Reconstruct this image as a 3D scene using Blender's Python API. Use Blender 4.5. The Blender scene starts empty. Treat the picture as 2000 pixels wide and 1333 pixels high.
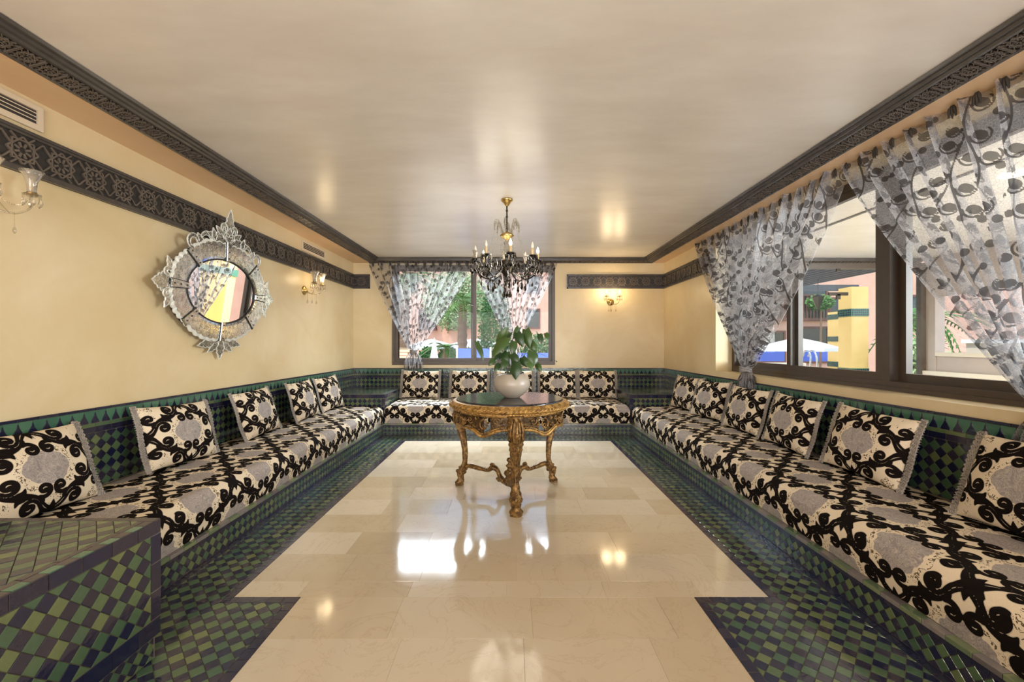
import bpy, math, random
import numpy as np
from mathutils import Vector, Matrix, noise
R = random.Random(7)
SC = bpy.context.scene
COL = SC.collection
pi = math.pi
# ------------------------------------------------------------------ camera, light, exposure
H = 1.22            # eye height; the camera looks along +Y, X to the right
F = 820.0           # focal length in pixels of the 2000 px wide frame
cam = bpy.data.cameras.new('camera'); cam.sensor_width = 36; cam.lens = 36 * F / 2000
cam.shift_y = 5.5 / 2000; cam.clip_start = .05; cam.clip_end = 300
camo = bpy.data.objects.new('camera', cam); camo.location = (0, 0, H); camo.rotation_euler = (pi / 2, 0, 0)
COL.objects.link(camo); SC.camera = camo
SC.view_settings.view_transform = 'Standard'; SC.view_settings.look = 'None'
SC.view_settings.gamma = 1; SC.view_settings.use_curve_mapping = False
SC.view_settings.exposure = 0.0
SC.cycles.use_denoising = True
SC.cycles.max_bounces = 8; SC.cycles.diffuse_bounces = 4; SC.cycles.glossy_bounces = 4
SC.cycles.transmission_bounces = 6; SC.cycles.transparent_max_bounces = 24
SC.cycles.caustics_reflective = False; SC.cycles.caustics_refractive = False
SC.cycles.sample_clamp_indirect = 3
w = bpy.data.worlds.new('sky'); SC.world = w; w.use_nodes = True
nt = w.node_tree; bg = nt.nodes['Background']
sky = nt.nodes.new('ShaderNodeTexSky'); sky.sky_type = 'NISHITA'; sky.sun_disc = False
sky.sun_elevation = math.radians(55); sky.sun_rotation = math.radians(200)
nt.links.new(sky.outputs[0], bg.inputs[0]); bg.inputs[1].default_value = .55

def light(name, kind, loc, energy, color=(1, 1, 1), size=.1, size_y=None, rot=None, aim=None):
    d = bpy.data.lights.new(name, kind); d.energy = energy; d.color = color
    if kind == 'AREA':
        d.size = size
        if size_y: d.shape = 'RECTANGLE'; d.size_y = size_y
        else: d.shape = 'DISK'
    elif kind == 'SUN': d.angle = size
    else: d.shadow_soft_size = size
    o = bpy.data.objects.new(name, d); o.location = loc
    if aim is not None: o.rotation_euler = (Vector(aim) - Vector(loc)).to_track_quat('-Z', 'Y').to_euler()
    elif rot: o.rotation_euler = rot
    COL.objects.link(o); return o
light('sun', 'SUN', (-12, -4, 22), 4.3, (1, .95, .86), .01, aim=(0, 4, 0))
# added fill panel behind the camera, and downlights also added as fill
light('lobby_fill', 'AREA', (0, -2.8, 1.35), 118, (.98, .97, 1), 4.8, 2.3, aim=(0, 3, 2.9)).data.spread = math.radians(100)
for lx, ly in ((-1.3, -.6), (-1.3, -2.2), (1.9, -2.2)):
    light('fill_downlight', 'AREA', (lx, ly, 2.5), 20, (1, .88, .70), .36, rot=(0, 0, 0))  # unseen fill lamps; the left side also gives the marble its light spot
light('veranda_fill', 'AREA', (6.3, 1.1, 1.75), 560, (.94, .96, 1), 2.4, 1.5, aim=(2.4, 3.6, 1.5))  # panel added in the veranda to brighten the room through the right window

light('back_window_fill', 'AREA', (-.6, 8.9, 4.1), 1800, (.86, .92, 1), 4.5, 2.0, aim=(-.6, 4.6, .6))  # unseen panel added outside, above the back window, to whiten the far floor

# ------------------------------------------------------------------ helpers
def link(o, parent=None, label=None, cat=None, group=None, kind=None):
    COL.objects.link(o)
    if parent is not None: o.parent = parent
    tag(o, label, cat, group, kind); return o
def tag(o, label=None, cat=None, group=None, kind=None):
    if label: o['label'] = label
    if cat: o['category'] = cat
    if group: o['group'] = group
    if kind: o['kind'] = kind
    return o
def thing(name, label, cat, loc=(0, 0, 0), rz=0, group=None):
    o = bpy.data.objects.new(name, None); o.location = loc; o.rotation_euler = (0, 0, rz); o.empty_display_size = .1
    return link(o, None, label, cat, group)
def dup(o, parent=None):
    c = o.copy(); COL.objects.link(c); c.parent = parent
    for ch in list(o.children): dup(ch, c)
    return c

class MB:
    """collects faces; build() links them as one mesh object"""
    def __init__(s): s.v = []; s.f = []; s.m = []; s.a = []; s.mi = 0; s.var = 0.5
    def add(s, vs, fs):
        b = len(s.v); s.v += [tuple(p) for p in vs]; s.f += [tuple(b + i for i in f) for f in fs]
        s.m += [s.mi] * len(fs); s.a += [s.var] * len(vs)
    def box(s, a, b, M=None):
        x0, y0, z0 = a; x1, y1, z1 = b
        vs = [(x0, y0, z0), (x1, y0, z0), (x1, y1, z0), (x0, y1, z0), (x0, y0, z1), (x1, y0, z1), (x1, y1, z1), (x0, y1, z1)]
        if M is not None: vs = [M @ Vector(p) for p in vs]
        s.add(vs, [(3, 2, 1, 0), (4, 5, 6, 7), (0, 1, 5, 4), (1, 2, 6, 5), (2, 3, 7, 6), (3, 0, 4, 7)])
    def tube(s, pts, r, n=8, cap=True, closed=False, sx=1, sy=1):
        pts = [Vector(p) for p in pts]; k = len(pts)
        rr = r if isinstance(r, (list, tuple)) else [r] * k
        vs = []; up = None
        for i, p in enumerate(pts):
            if closed: t = pts[(i + 1) % k] - pts[i - 1]
            else: t = pts[min(i + 1, k - 1)] - pts[max(i - 1, 0)]
            t.normalize()
            if up is None:
                up = Vector((0, 0, 1)) if abs(t.z) < .9 else Vector((1, 0, 0))
            up = (up - t * up.dot(t))
            if up.length < 1e-5: up = Vector((1, 0, 0))
            up.normalize(); sd = t.cross(up)
            for j in range(n):
                a = 2 * pi * j / n
                vs.append(p + (up * math.cos(a) * sx + sd * math.sin(a) * sy) * rr[i])
        fs = []
        for i in range(k if closed else k - 1):
            for j in range(n):
                a = i * n + j; b = i * n + (j + 1) % n; c = ((i + 1) % k) * n + (j + 1) % n; d = ((i + 1) % k) * n + j
                fs.append((a, d, c, b))
        if cap and not closed:
            fs.append(tuple(range(n))); fs.append(tuple((k - 1) * n + j for j in reversed(range(n))))
        s.add(vs, fs)
    def lathe(s, prof, n=24, c=(0, 0, 0), fr=None, M=None):
        vs = []; k = len(prof)
        for r, z in prof:
            for j in range(n):
                a = 2 * pi * j / n; q = r * (fr(a, z) if fr else 1)
                p = Vector((c[0] + q * math.cos(a), c[1] + q * math.sin(a), c[2] + z))
                vs.append(M @ p if M is not None else p)
        fs = [(i * n + j, i * n + (j + 1) % n, (i + 1) * n + (j + 1) % n, (i + 1) * n + j) for i in range(k - 1) for j in range(n)]
        if prof[0][0] > 1e-4: fs.append(tuple(reversed(range(n))))
        if prof[-1][0] > 1e-4: fs.append(tuple((k - 1) * n + j for j in range(n)))
        s.add(vs, fs)
    def prism(s, poly, h0, h1, M=None, bev=0):
        """poly in local xy extruded along z from h0 to h1"""
        n = len(poly); M = M if M is not None else Matrix.Identity(4)
        cx = sum(p[0] for p in poly) / n; cy = sum(p[1] for p in poly) / n
        rings = [(poly, h0), (poly, h1 - bev)]
        if bev:
            inn = []
            for x, y in poly:
                d = math.hypot(x - cx, y - cy) or 1; q = max(0, 1 - bev * 1.3 / d); inn.append((cx + (x - cx) * q, cy + (y - cy) * q))
            rings.append((inn, h1))
        else: rings[1] = (poly, h1)
        vs = [M @ Vector((x, y, h)) for r, h in rings for x, y in r]; fs = []
        for k in range(len(rings) - 1):
            fs += [(k * n + i, k * n + (i + 1) % n, (k + 1) * n + (i + 1) % n, (k + 1) * n + i) for i in range(n)]
        fs.append(tuple((len(rings) - 1) * n + i for i in range(n)))
        fs.append(tuple(reversed(range(n))))
        s.add(vs, fs)
    def sphere(s, c, r, n=8, m=5, sz=1):
        s.lathe([(max(1e-5, r * math.sin(pi * i / m)), -r * sz * math.cos(pi * i / m)) for i in range(m + 1)], n, c)
    def mesh(s, name, mats, smooth=False, var=False):
        me = bpy.data.meshes.new(name); me.from_pydata(s.v, [], s.f)
        for m in (mats if isinstance(mats, (list, tuple)) else [mats]): me.materials.append(m)
        if any(s.m): me.polygons.foreach_set('material_index', s.m)
        if smooth: me.polygons.foreach_set('use_smooth', [True] * len(me.polygons))
        if var:
            at = me.attributes.new('var', 'FLOAT', 'POINT'); at.data.foreach_set('value', s.a)
        me.update(); return me
    def build(s, name, mats, parent=None, smooth=False, label=None, cat=None, group=None, kind=None, var=False, sharp=None):
        o = bpy.data.objects.new(name, s.mesh(name, mats, smooth, var))
        if smooth and sharp:
            try: o.data.set_sharp_from_angle(angle=math.radians(sharp))
            except Exception: pass
        return link(o, parent, label, cat, group, kind)
def struct(o): o['kind'] = 'structure'; return o
def catmull(P, k=6):
    P = [Vector(p) for p in P]; Q = [2 * P[0] - P[1]] + P + [2 * P[-1] - P[-2]]; out = []
    for i in range(len(P) - 1):
        a, b, c, d = Q[i:i + 4]
        for j in range(k):
            t = j / k; out.append(.5 * ((2 * b) + (c - a) * t + (2 * a - 5 * b + 4 * c - d) * t * t + (3 * b - a - 3 * c + d) * t ** 3))
    out.append(P[-1]); return out
def frame(O, U, V, N): # columns
    M = Matrix.Identity(4)
    for i in range(3): M[i][0] = U[i]; M[i][1] = V[i]; M[i][2] = N[i]; M[i][3] = O[i]
    return M

# ------------------------------------------------------------------ materials
def mat(name, base, rough=.5, metal=0, spec=.5, **k):
    m = bpy.data.materials.new(name); m.use_nodes = True; n = m.node_tree.nodes; L = m.node_tree.links
    b = n['Principled BSDF']; b.inputs['Base Color'].default_value = (*base, 1)
    b.inputs['Roughness'].default_value = rough; b.inputs['Metallic'].default_value = metal
    b.inputs['Specular IOR Level'].default_value = spec
    m.diffuse_color = (*base, 1)
    return m, n, L, b
def nz(n, L, scale, detail=4, rough=.6, vec=None, dist=0, typ='ShaderNodeTexNoise'):
    t = n.new(typ); t.inputs['Scale'].default_value = scale
    if typ == 'ShaderNodeTexNoise':
        t.inputs['Detail'].default_value = detail; t.inputs['Roughness'].default_value = rough; t.inputs['Distortion'].default_value = dist
    if vec is not None: L.new(vec, t.inputs['Vector'])
    return t
def ramp(n, L, src, stops):
    r = n.new('ShaderNodeValToRGB'); e = r.color_ramp.elements
    while len(e) < len(stops): e.new(.5)
    for i, (p, c) in enumerate(stops): e[i].position = p; e[i].color = (*c, 1) if len(c) == 3 else c
    L.new(src, r.inputs[0]); return r
def math_(n, L, op, a, b=None, c=None):
    t = n.new('ShaderNodeMath'); t.operation = op
    for i, x in enumerate((a, b, c)):
        if x is None: continue
        if isinstance(x, (int, float)): t.inputs[i].default_value = x
        else: L.new(x, t.inputs[i])
    return t.outputs[0]
def mixc(n, L, f, a, b):
    t = n.new('ShaderNodeMix'); t.data_type = 'RGBA'
    for i, x in zip((0, 6, 7), (f, a, b)):
        if isinstance(x, (int, float)): t.inputs[i].default_value = x
        elif isinstance(x, tuple): t.inputs[i].default_value = (*x, 1)
        else: L.new(x, t.inputs[i])
    return t.outputs[2]
def bump(n, L, b, h, strength=.2, dist=.01):
    u = n.new('ShaderNodeBump'); u.inputs['Strength'].default_value = strength; u.inputs['Distance'].default_value = dist
    L.new(h, u.inputs['Height']); L.new(u.outputs[0], b.inputs['Normal']); return u
def geo(n): return n.new('ShaderNodeNewGeometry').outputs['Position']
def attr(n, name):
    a = n.new('ShaderNodeAttribute'); a.attribute_name = name; return a
def scaled(n, L, vec, s):
    m = n.new('ShaderNodeMapping'); m.inputs['Scale'].default_value = s; L.new(vec, m.inputs[0]); return m.outputs[0]

def plaster(name, c1, c2, rough=.42, streak=(1, 1, 1), bs=.15, rvar=.12, spec=.5):
    m, n, L, b = mat(name, c1, rough)
    g = scaled(n, L, geo(n), streak)
    t = nz(n, L, 1.6, 6, .62, g, .6); r = ramp(n, L, t.outputs[0], [(.3, c1), (.72, c2)])
    L.new(r.outputs[0], b.inputs['Base Color'])
    t2 = nz(n, L, 9, 3, .55, g, 0)
    rr = math_(n, L, 'MULTIPLY_ADD', t2.outputs[0], rvar * 2, rough - rvar); L.new(rr, b.inputs['Roughness'])
    bump(n, L, b, t2.outputs[0], bs, .012); b.inputs['Specular IOR Level'].default_value = spec; return m
M_WALL = plaster('yellow_plaster', (.62, .48, .26), (.71, .585, .375), .36)
M_CEIL = plaster('polished_ceiling_plaster', (.68, .61, .53), (.78, .72, .64), .30, (1, 2.2, 1), .08, .08, .8)
m, n, L, b = mat('polished_ceiling', (.72, .66, .58), .29, 0, .8); M_CEIL = m
g = scaled(n, L, geo(n), (1, 2.6, 1)); t = nz(n, L, 1.5, 6, .6, g); t2 = nz(n, L, 7, 3, .5, g)
c_ = ramp(n, L, t.outputs[0], [(.3, (.67, .60, .52)), (.7, (.79, .735, .655))])
L.new(mixc(n, L, math_(n, L, 'MULTIPLY', t2.outputs[0], .25), c_.outputs[0], (.62, .55, .46)), b.inputs['Base Color'])
M_SOFFIT = plaster('soffit_paint', (.66, .43, .23), (.72, .50, .30), .4)
M_MAUVE = plaster('mauve_plaster', (.36, .29, .25), (.42, .345, .30), .7)
M_PINK = plaster('pink_render', (.56, .31, .22), (.64, .38, .28), .85)
M_YEL = plaster('yellow_render', (.62, .40, .13), (.70, .47, .18), .6)

def glaze(name, stops, rough=.15):
    m, n, L, b = mat(name, stops[0][1], rough)
    a = attr(n, 'var'); r = ramp(n, L, a.outputs['Fac'], stops); r.color_ramp.interpolation = 'LINEAR'
    t = nz(n, L, 60, 3, .6, geo(n)); mm = mixc(n, L, math_(n, L, 'MULTIPLY', t.outputs[0], .35), r.outputs[0], (stops[0][1][0] * .5, stops[0][1][1] * .5, stops[0][1][2] * .5))
    L.new(mm, b.inputs['Base Color'])
    b.inputs['Specular IOR Level'].default_value = .75; t2 = nz(n, L, 35, 2, .5, geo(n)); bump(n, L, b, t2.outputs[0], .25, .004)
    return m
M_GREEN = glaze('green_glaze', [(0, (.050, .105, .060)), (.4, (.080, .135, .065)), (.75, (.115, .165, .065)), (1, (.17, .19, .075))])
M_JADE = glaze('jade_glaze', [(0, (.045, .13, .085)), (.6, (.065, .165, .10)), (1, (.09, .20, .12))])
M_NAVY = glaze('navy_glaze', [(0, (.010, .013, .045)), (.5, (.018, .017, .040)), (1, (.040, .032, .050))])
M_PLUM = glaze('plum_glaze', [(0, (.045, .035, .042)), (1, (.085, .065, .075))], .3)
M_TRIMG = glaze('sheen_green_glaze', [(0, (.10, .15, .08)), (1, (.22, .25, .13))], .16)  # trim glazes lightened: grazing window reflection is put into their colour
M_TRIMP = glaze('sheen_mauve_glaze', [(0, (.12, .10, .10)), (1, (.26, .23, .21))], .16)  # mauve trim, likewise lightened for the sheen
GL = [M_GREEN, M_NAVY, M_JADE, M_PLUM, M_TRIMG, M_TRIMP]
M_GROUT, n_, L_, b_ = mat('grout', (.17, .13, .085), .9)
M_GROUTM, n_, L_, b_ = mat('marble_joint', (.50, .38, .25), .6)

m, n, L, b = mat('marble', (.7, .56, .4), .09); M_MARBLE = m
oi = n.new('ShaderNodeObjectInfo')
r = ramp(n, L, oi.outputs['Random'], [(0, (.37, .285, .18)), (.2, (.48, .385, .26)), (.6, (.55, .465, .345)), (1, (.61, .53, .42))])
g = geo(n); t = nz(n, L, 3.5, 7, .65, g, 1.2)
c = mixc(n, L, math_(n, L, 'MULTIPLY', t.outputs[0], .55), r.outputs[0], (.62, .53, .39))
t2 = nz(n, L, 2.2, 9, .6, g, 2.5); v = ramp(n, L, t2.outputs[0], [(.485, (0, 0, 0)), (.5, (1, 1, 1)), (.515, (0, 0, 0))])
c2 = mixc(n, L, math_(n, L, 'MULTIPLY', v.outputs[0], .22), c, (.34, .22, .12))
L.new(c2, b.inputs['Base Color']); t3 = nz(n, L, 7, 3, .5, g)
L.new(math_(n, L, 'MULTIPLY_ADD', t3.outputs[0], .08, .045), b.inputs['Roughness'])

def woody(name, base, rough, hi):
    m, n, L, b = mat(name, base, rough); t = nz(n, L, 14, 4, .6, geo(n))
    L.new(mixc(n, L, t.outputs[0], base, hi), b.inputs['Base Color']); return m
M_WOOD = woody('dark_carved_wood', (.032, .027, .025), .24, (.085, .072, .062))
M_WOODLO = woody('dark_wood_ground', (.010, .009, .008), .5, (.028, .023, .020))
M_CARVE = woody('highlit_relief_wood', (.060, .048, .040), .24, (.15, .12, .095))  # lighter than the other wood: highlights on the carving put into the colour
M_FRAME = woody('bronze_window_frame', (.050, .035, .024), .38, (.085, .060, .042))

m, n, L, b = mat('window_glass', (1, 1, 1), .02); M_GLASS = m
out = n['Material Output']; tr = n.new('ShaderNodeBsdfTransparent'); tr.inputs[0].default_value = (.93, .95, .94, 1)
gl = n.new('ShaderNodeBsdfGlossy'); gl.inputs['Roughness'].default_value = .01; fr = n.new('ShaderNodeLayerWeight'); fr.inputs[0].default_value = .5
mx = n.new('ShaderNodeMixShader'); L.new(math_(n, L, 'MULTIPLY_ADD', math_(n, L, 'POWER', fr.outputs['Facing'], 4), .55, .006), mx.inputs[0]); L.new(tr.outputs[0], mx.inputs[1]); L.new(gl.outputs[0], mx.inputs[2]); L.new(mx.outputs[0], out.inputs[0])
def crystal(name, tint, thick):
    m, n, L, b = mat(name, tint, .03); out = n['Material Output']
    tr = n.new('ShaderNodeBsdfTransparent'); tr.inputs[0].default_value = (*tint, 1)
    gl = n.new('ShaderNodeBsdfGlossy'); gl.inputs['Roughness'].default_value = .06
    fr = n.new('ShaderNodeLayerWeight'); fr.inputs[0].default_value = thick
    mx = n.new('ShaderNodeMixShader'); L.new(fr.outputs['Facing'], mx.inputs[0]); L.new(tr.outputs[0], mx.inputs[1]); L.new(gl.outputs[0], mx.inputs[2]); L.new(mx.outputs[0], out.inputs[0])
    return m
M_CRYS = crystal('clear_crystal', (.86, .84, .80), .45)
M_SHADE = crystal('etched_glass', (.86, .84, .80), .5)
n = M_SHADE.node_tree.nodes; L = M_SHADE.node_tree.links; o_ = n['Material Output']; prev = o_.inputs[0].links[0].from_socket
df = n.new('ShaderNodeBsdfDiffuse'); df.inputs[0].default_value = (.85, .82, .76, 1); tl = n.new('ShaderNodeBsdfTranslucent'); tl.inputs[0].default_value = (.85, .80, .70, 1)
m1 = n.new('ShaderNodeMixShader'); L.new(df.outputs[0], m1.inputs[1]); L.new(tl.outputs[0], m1.inputs[2])
m2 = n.new('ShaderNodeMixShader'); m2.inputs[0].default_value = .22; L.new(prev, m2.inputs[1]); L.new(m1.outputs[0], m2.inputs[2]); L.new(m2.outputs[0], o_.inputs[0])
M_DARKCRYS = crystal('backlit_dark_crystal', (.10, .09, .08), .28)  # dark glass arms; on the drops the dark tint stands for backlighting
M_BRASS, n_, L_, b_ = mat('brass', (.55, .38, .14), .3, 1)
M_DARKMET, n_, L_, b_ = mat('dark_metal', (.05, .04, .03), .35, .8)
M_CANDLE, n_, L_, b_ = mat('candle_sleeve', (.62, .45, .22), .5)
m, n, L, b = mat('lit_bulb', (1, .9, .7), .3); M_BULB = m
b.inputs['Emission Color'].default_value = (1, .86, .62, 1); b.inputs['Emission Strength'].default_value = 40
M_BULBOFF, n_, L_, b_ = mat('unlit_bulb', (.75, .68, .55), .15)

# gilt
m, n, L, b = mat('antique_gilt', (.5, .3, .08), .42, .45); M_GILT = m
g = geo(n); vt = nz(n, L, 55, typ='ShaderNodeTexVoronoi', vec=g); t = nz(n, L, 28, 5, .65, g, 1.0)
r = ramp(n, L, t.outputs[0], [(.34, (.030, .014, .006)), (.52, (.20, .105, .030)), (.74, (.50, .31, .10))])
L.new(r.outputs[0], b.inputs['Base Color'])
bump(n, L, b, t.outputs[0], .55, .006)
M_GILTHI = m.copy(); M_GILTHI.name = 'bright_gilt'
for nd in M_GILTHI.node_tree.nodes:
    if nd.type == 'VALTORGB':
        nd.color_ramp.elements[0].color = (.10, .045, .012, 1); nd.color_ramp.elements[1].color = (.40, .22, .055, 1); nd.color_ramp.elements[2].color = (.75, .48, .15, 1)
M_GILTLO = M_GILT.copy(); M_GILTLO.name = 'dark_gilt'  # darker gilt tones for the table's apron panel
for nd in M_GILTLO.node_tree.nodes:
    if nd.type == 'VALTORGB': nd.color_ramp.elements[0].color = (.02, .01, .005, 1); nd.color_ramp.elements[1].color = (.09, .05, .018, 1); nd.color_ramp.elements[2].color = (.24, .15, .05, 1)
M_BLKTOP, n, L, b = mat('black_marble_top', (.018, .017, .02), .12)
t = nz(n, L, 6, 6, .6, geo(n), 1); L.new(ramp(n, L, t.outputs[0], [(.4, (.012, .012, .014)), (.8, (.05, .048, .05))]).outputs[0], b.inputs['Base Color'])
M_POT, n, L, b = mat('cream_ceramic', (.70, .60, .46), .36)
t = nz(n, L, 8, 4, .6, geo(n)); L.new(mixc(n, L, t.outputs[0], (.36, .30, .235), (.43, .37, .295)), b.inputs['Base Color'])
M_SOIL, n_, L_, b_ = mat('potting_soil', (.03, .02, .012), .95)
def leafm(name, c1, c2, rough=.35):
    m, n, L, b = mat(name, c1, rough); t = nz(n, L, 7, 3, .6, geo(n))
    oi = n.new('ShaderNodeObjectInfo'); f = math_(n, L, 'MULTIPLY_ADD', oi.outputs['Random'], .8, math_(n, L, 'MULTIPLY_ADD', t.outputs[0], .6, -.35))
    L.new(mixc(n, L, f, c1, c2), b.inputs['Base Color'])
    b.inputs['Transmission Weight'].default_value = 0; b.inputs['Subsurface Weight'].default_value = 0; return m
M_LEAF = leafm('houseplant_leaf', (.016, .045, .010), (.065, .115, .022))
M_PALM = leafm('palm_frond', (.07, .17, .03), (.16, .29, .07), .5)
M_BUSH = leafm('hedge_leaf', (.03, .11, .02), (.12, .26, .05), .6)
M_PALE = leafm('pale_shrub_leaf', (.20, .30, .12), (.42, .50, .28), .6)
M_BARK = woody('palm_bark', (.12, .07, .04), .9, (.22, .14, .09))
M_WHITE, n_, L_, b_ = mat('white_canvas', (.80, .78, .74), .8)
M_CHROME, n_, L_, b_ = mat('chrome', (.7, .7, .7), .12, 1)
M_VENT, n_, L_, b_ = mat('vent_paint', (.62, .52, .38), .5)
M_BLUE, n_, L_, b_ = mat('blue_panel', (.05, .10, .42), .5)
M_STONE = plaster('pale_stone', (.55, .47, .36), (.68, .60, .50), .8)
M_PAVE = plaster('terrace_paving', (.50, .44, .38), (.62, .56, .50), .8)
M_DARKGLASS, n_, L_, b_ = mat('dark_window_glass', (.03, .03, .035), .1)
M_SHUT = woody('brown_shutter', (.10, .035, .02), .6, (.16, .06, .04))
M_SLAT = woody('dark_slat', (.045, .042, .045), .5, (.09, .085, .09))

# mirror glass
M_MIRROR, n_, L_, b_ = mat('mirror_glass', (.86, .87, .86), .015, 1)
m, n, L, b = mat('etched_mirror', (.6, .62, .6), .2, 1); M_ETCH = m
g = geo(n); t = nz(n, L, 26, 6, .7, g); t2 = nz(n, L, 95, 3, .6, g)
L.new(ramp(n, L, t.outputs[0], [(.32, (.24, .25, .245)), (.5, (.52, .54, .52)), (.7, (.76, .78, .76))]).outputs[0], b.inputs['Base Color'])
L.new(ramp(n, L, t2.outputs[0], [(.42, (.05, .05, .05)), (.66, (.42, .42, .42))]).outputs[0], b.inputs['Roughness'])
bump(n, L, b, t2.outputs[0], .14, .002)
M_EDGE, n_, L_, b_ = mat('frosted_glass_edge', (.78, .80, .76), .35, .35)
M_STRAPD, n_, L_, b_ = mat('blackened_joint', (.03, .03, .03), .5)

# damask fabric : attribute 'ink' is the signed distance (m) to the black velvet scrolls, 'pa','pb' folded pattern coordinates
def damask_mat(name):
    m, n, L, b = mat(name, (.7, .6, .48), .75, 0, .25)
    ink = attr(n, 'ink').outputs['Fac']; pa = attr(n, 'pa').outputs['Fac']; pb = attr(n, 'pb').outputs['Fac']
    uv = n.new('ShaderNodeUVMap').outputs[0]
    # distance to the nearer medallion centre
    def dist(ca, cb):
        x = math_(n, L, 'MULTIPLY', math_(n, L, 'SUBTRACT', pa, ca), .86); y = math_(n, L, 'SUBTRACT', pb, cb)
        return math_(n, L, 'SQRT', math_(n, L, 'ADD', math_(n, L, 'MULTIPLY', x, x), math_(n, L, 'MULTIPLY', y, y)))
    d = math_(n, L, 'MINIMUM', dist(0, 0), dist(.28, .23))
    w1 = nz(n, L, 22, 2, .5, uv); dd = math_(n, L, 'MULTIPLY_ADD', w1.outputs[0], .050, math_(n, L, 'SUBTRACT', d, .025))
    med = math_(n, L, 'LESS_THAN', dd, .092)
    lf = nz(n, L, 75, 2, .4, uv, 1.5); leaf = math_(n, L, 'MULTIPLY', math_(n, L, 'GREATER_THAN', lf.outputs[0], .575),
        math_(n, L, 'MULTIPLY', math_(n, L, 'GREATER_THAN', dd, .099), math_(n, L, 'LESS_THAN', dd, .124)))
    f1 = nz(n, L, 20, 1, .5, uv, 2.6); edge = ramp(n, L, f1.outputs[0], [(.36, (.27, .235, .225)), (.425, (.48, .41, .35)), (.45, (.25, .22, .21)), (.50, (.31, .27, .26)), (.525, (.52, .45, .38)), (.55, (.25, .22, .215)), (.62, (.48, .41, .35)), (.66, (.28, .245, .235))])
    cream = mixc(n, L, nz(n, L, 240, 2, .5, uv).outputs[0], (.66, .53, .36), (.80, .69, .53))
    c = mixc(n, L, med, cream, edge.outputs[0])
    c = mixc(n, L, leaf, c, (.10, .07, .035))
    blk = math_(n, L, 'LESS_THAN', ink, 0)
    rim = math_(n, L, 'MULTIPLY', math_(n, L, 'LESS_THAN', ink, .0022), .45)
    c = mixc(n, L, rim, c, (.16, .13, .10)); c = mixc(n, L, blk, c, (.010, .007, .006))
    L.new(c, b.inputs['Base Color'])
    hgt = math_(n, L, 'ADD', math_(n, L, 'MULTIPLY', blk, .5), math_(n, L, 'MULTIPLY', math_(n, L, 'MULTIPLY', med, f1.outputs[0]), .9))
    wv = nz(n, L, 500, 2, .5, uv); hgt = math_(n, L, 'MULTIPLY_ADD', wv.outputs[0], .12, hgt)
    bump(n, L, b, hgt, .5, .004)
    b.inputs['Sheen Weight'].default_value = 0; L.new(math_(n, L, 'MULTIPLY_ADD', blk, -.22, .25), b.inputs['Specular IOR Level']); return m
M_DAMASK = damask_mat('damask_fabric')
m, n, L, b = mat('grey_braid', (.30, .26, .22), .7); M_BRAID = m
t = nz(n, L, 130, 2, .6, geo(n)); L.new(mixc(n, L, t.outputs[0], (.12, .10, .085), (.52, .46, .40)), b.inputs['Base Color'])

# sheer curtain: attribute 'ink' < 0 inside the flocked print
m, n, L, b = mat('sheer_curtain', (.7, .68, .66), .6); M_SHEER = m; out = n['Material Output']
uv = n.new('ShaderNodeUVMap').outputs[0]; ink = attr(n, 'ink').outputs['Fac']
vo = n.new('ShaderNodeTexVoronoi'); vo.feature = 'DISTANCE_TO_EDGE'; vo.inputs['Scale'].default_value = 60; L.new(uv, vo.inputs['Vector'])
crk = math_(n, L, 'LESS_THAN', vo.outputs['Distance'], .05)
big = nz(n, L, 3, 2, .5, uv)
fac = math_(n, L, 'ADD', math_(n, L, 'MULTIPLY_ADD', big.outputs[0], .22, .21), math_(n, L, 'MULTIPLY', crk, .17))
blk = math_(n, L, 'LESS_THAN', ink, 0)
fac2 = math_(n, L, 'MAXIMUM', fac, math_(n, L, 'MULTIPLY', blk, .84))
colr = mixc(n, L, blk, (.47, .45, .455), (.050, .042, .040))
df = n.new('ShaderNodeBsdfDiffuse'); L.new(colr, df.inputs[0]); tl = n.new('ShaderNodeBsdfTranslucent'); L.new(colr, tl.inputs[0])
gs = n.new('ShaderNodeBsdfGlossy'); gs.inputs['Roughness'].default_value = .45; gs.inputs[0].default_value = (.8, .8, .82, 1)
a1 = n.new('ShaderNodeMixShader'); a1.inputs[0].default_value = .45; L.new(df.outputs[0], a1.inputs[1]); L.new(tl.outputs[0], a1.inputs[2])
a2 = n.new('ShaderNodeMixShader'); a2.inputs[0].default_value = .08; L.new(a1.outputs[0], a2.inputs[1]); L.new(gs.outputs[0], a2.inputs[2])
tr = n.new('ShaderNodeBsdfTransparent'); mx = n.new('ShaderNodeMixShader'); L.new(fac2, mx.inputs[0]); L.new(tr.outputs[0], mx.inputs[1]); L.new(a2.outputs[0], mx.inputs[2]); L.new(mx.outputs[0], out.inputs[0])
M_TAB, n_, L_, b_ = mat('dark_curtain_tab', (.05, .042, .036), .7)
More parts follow.
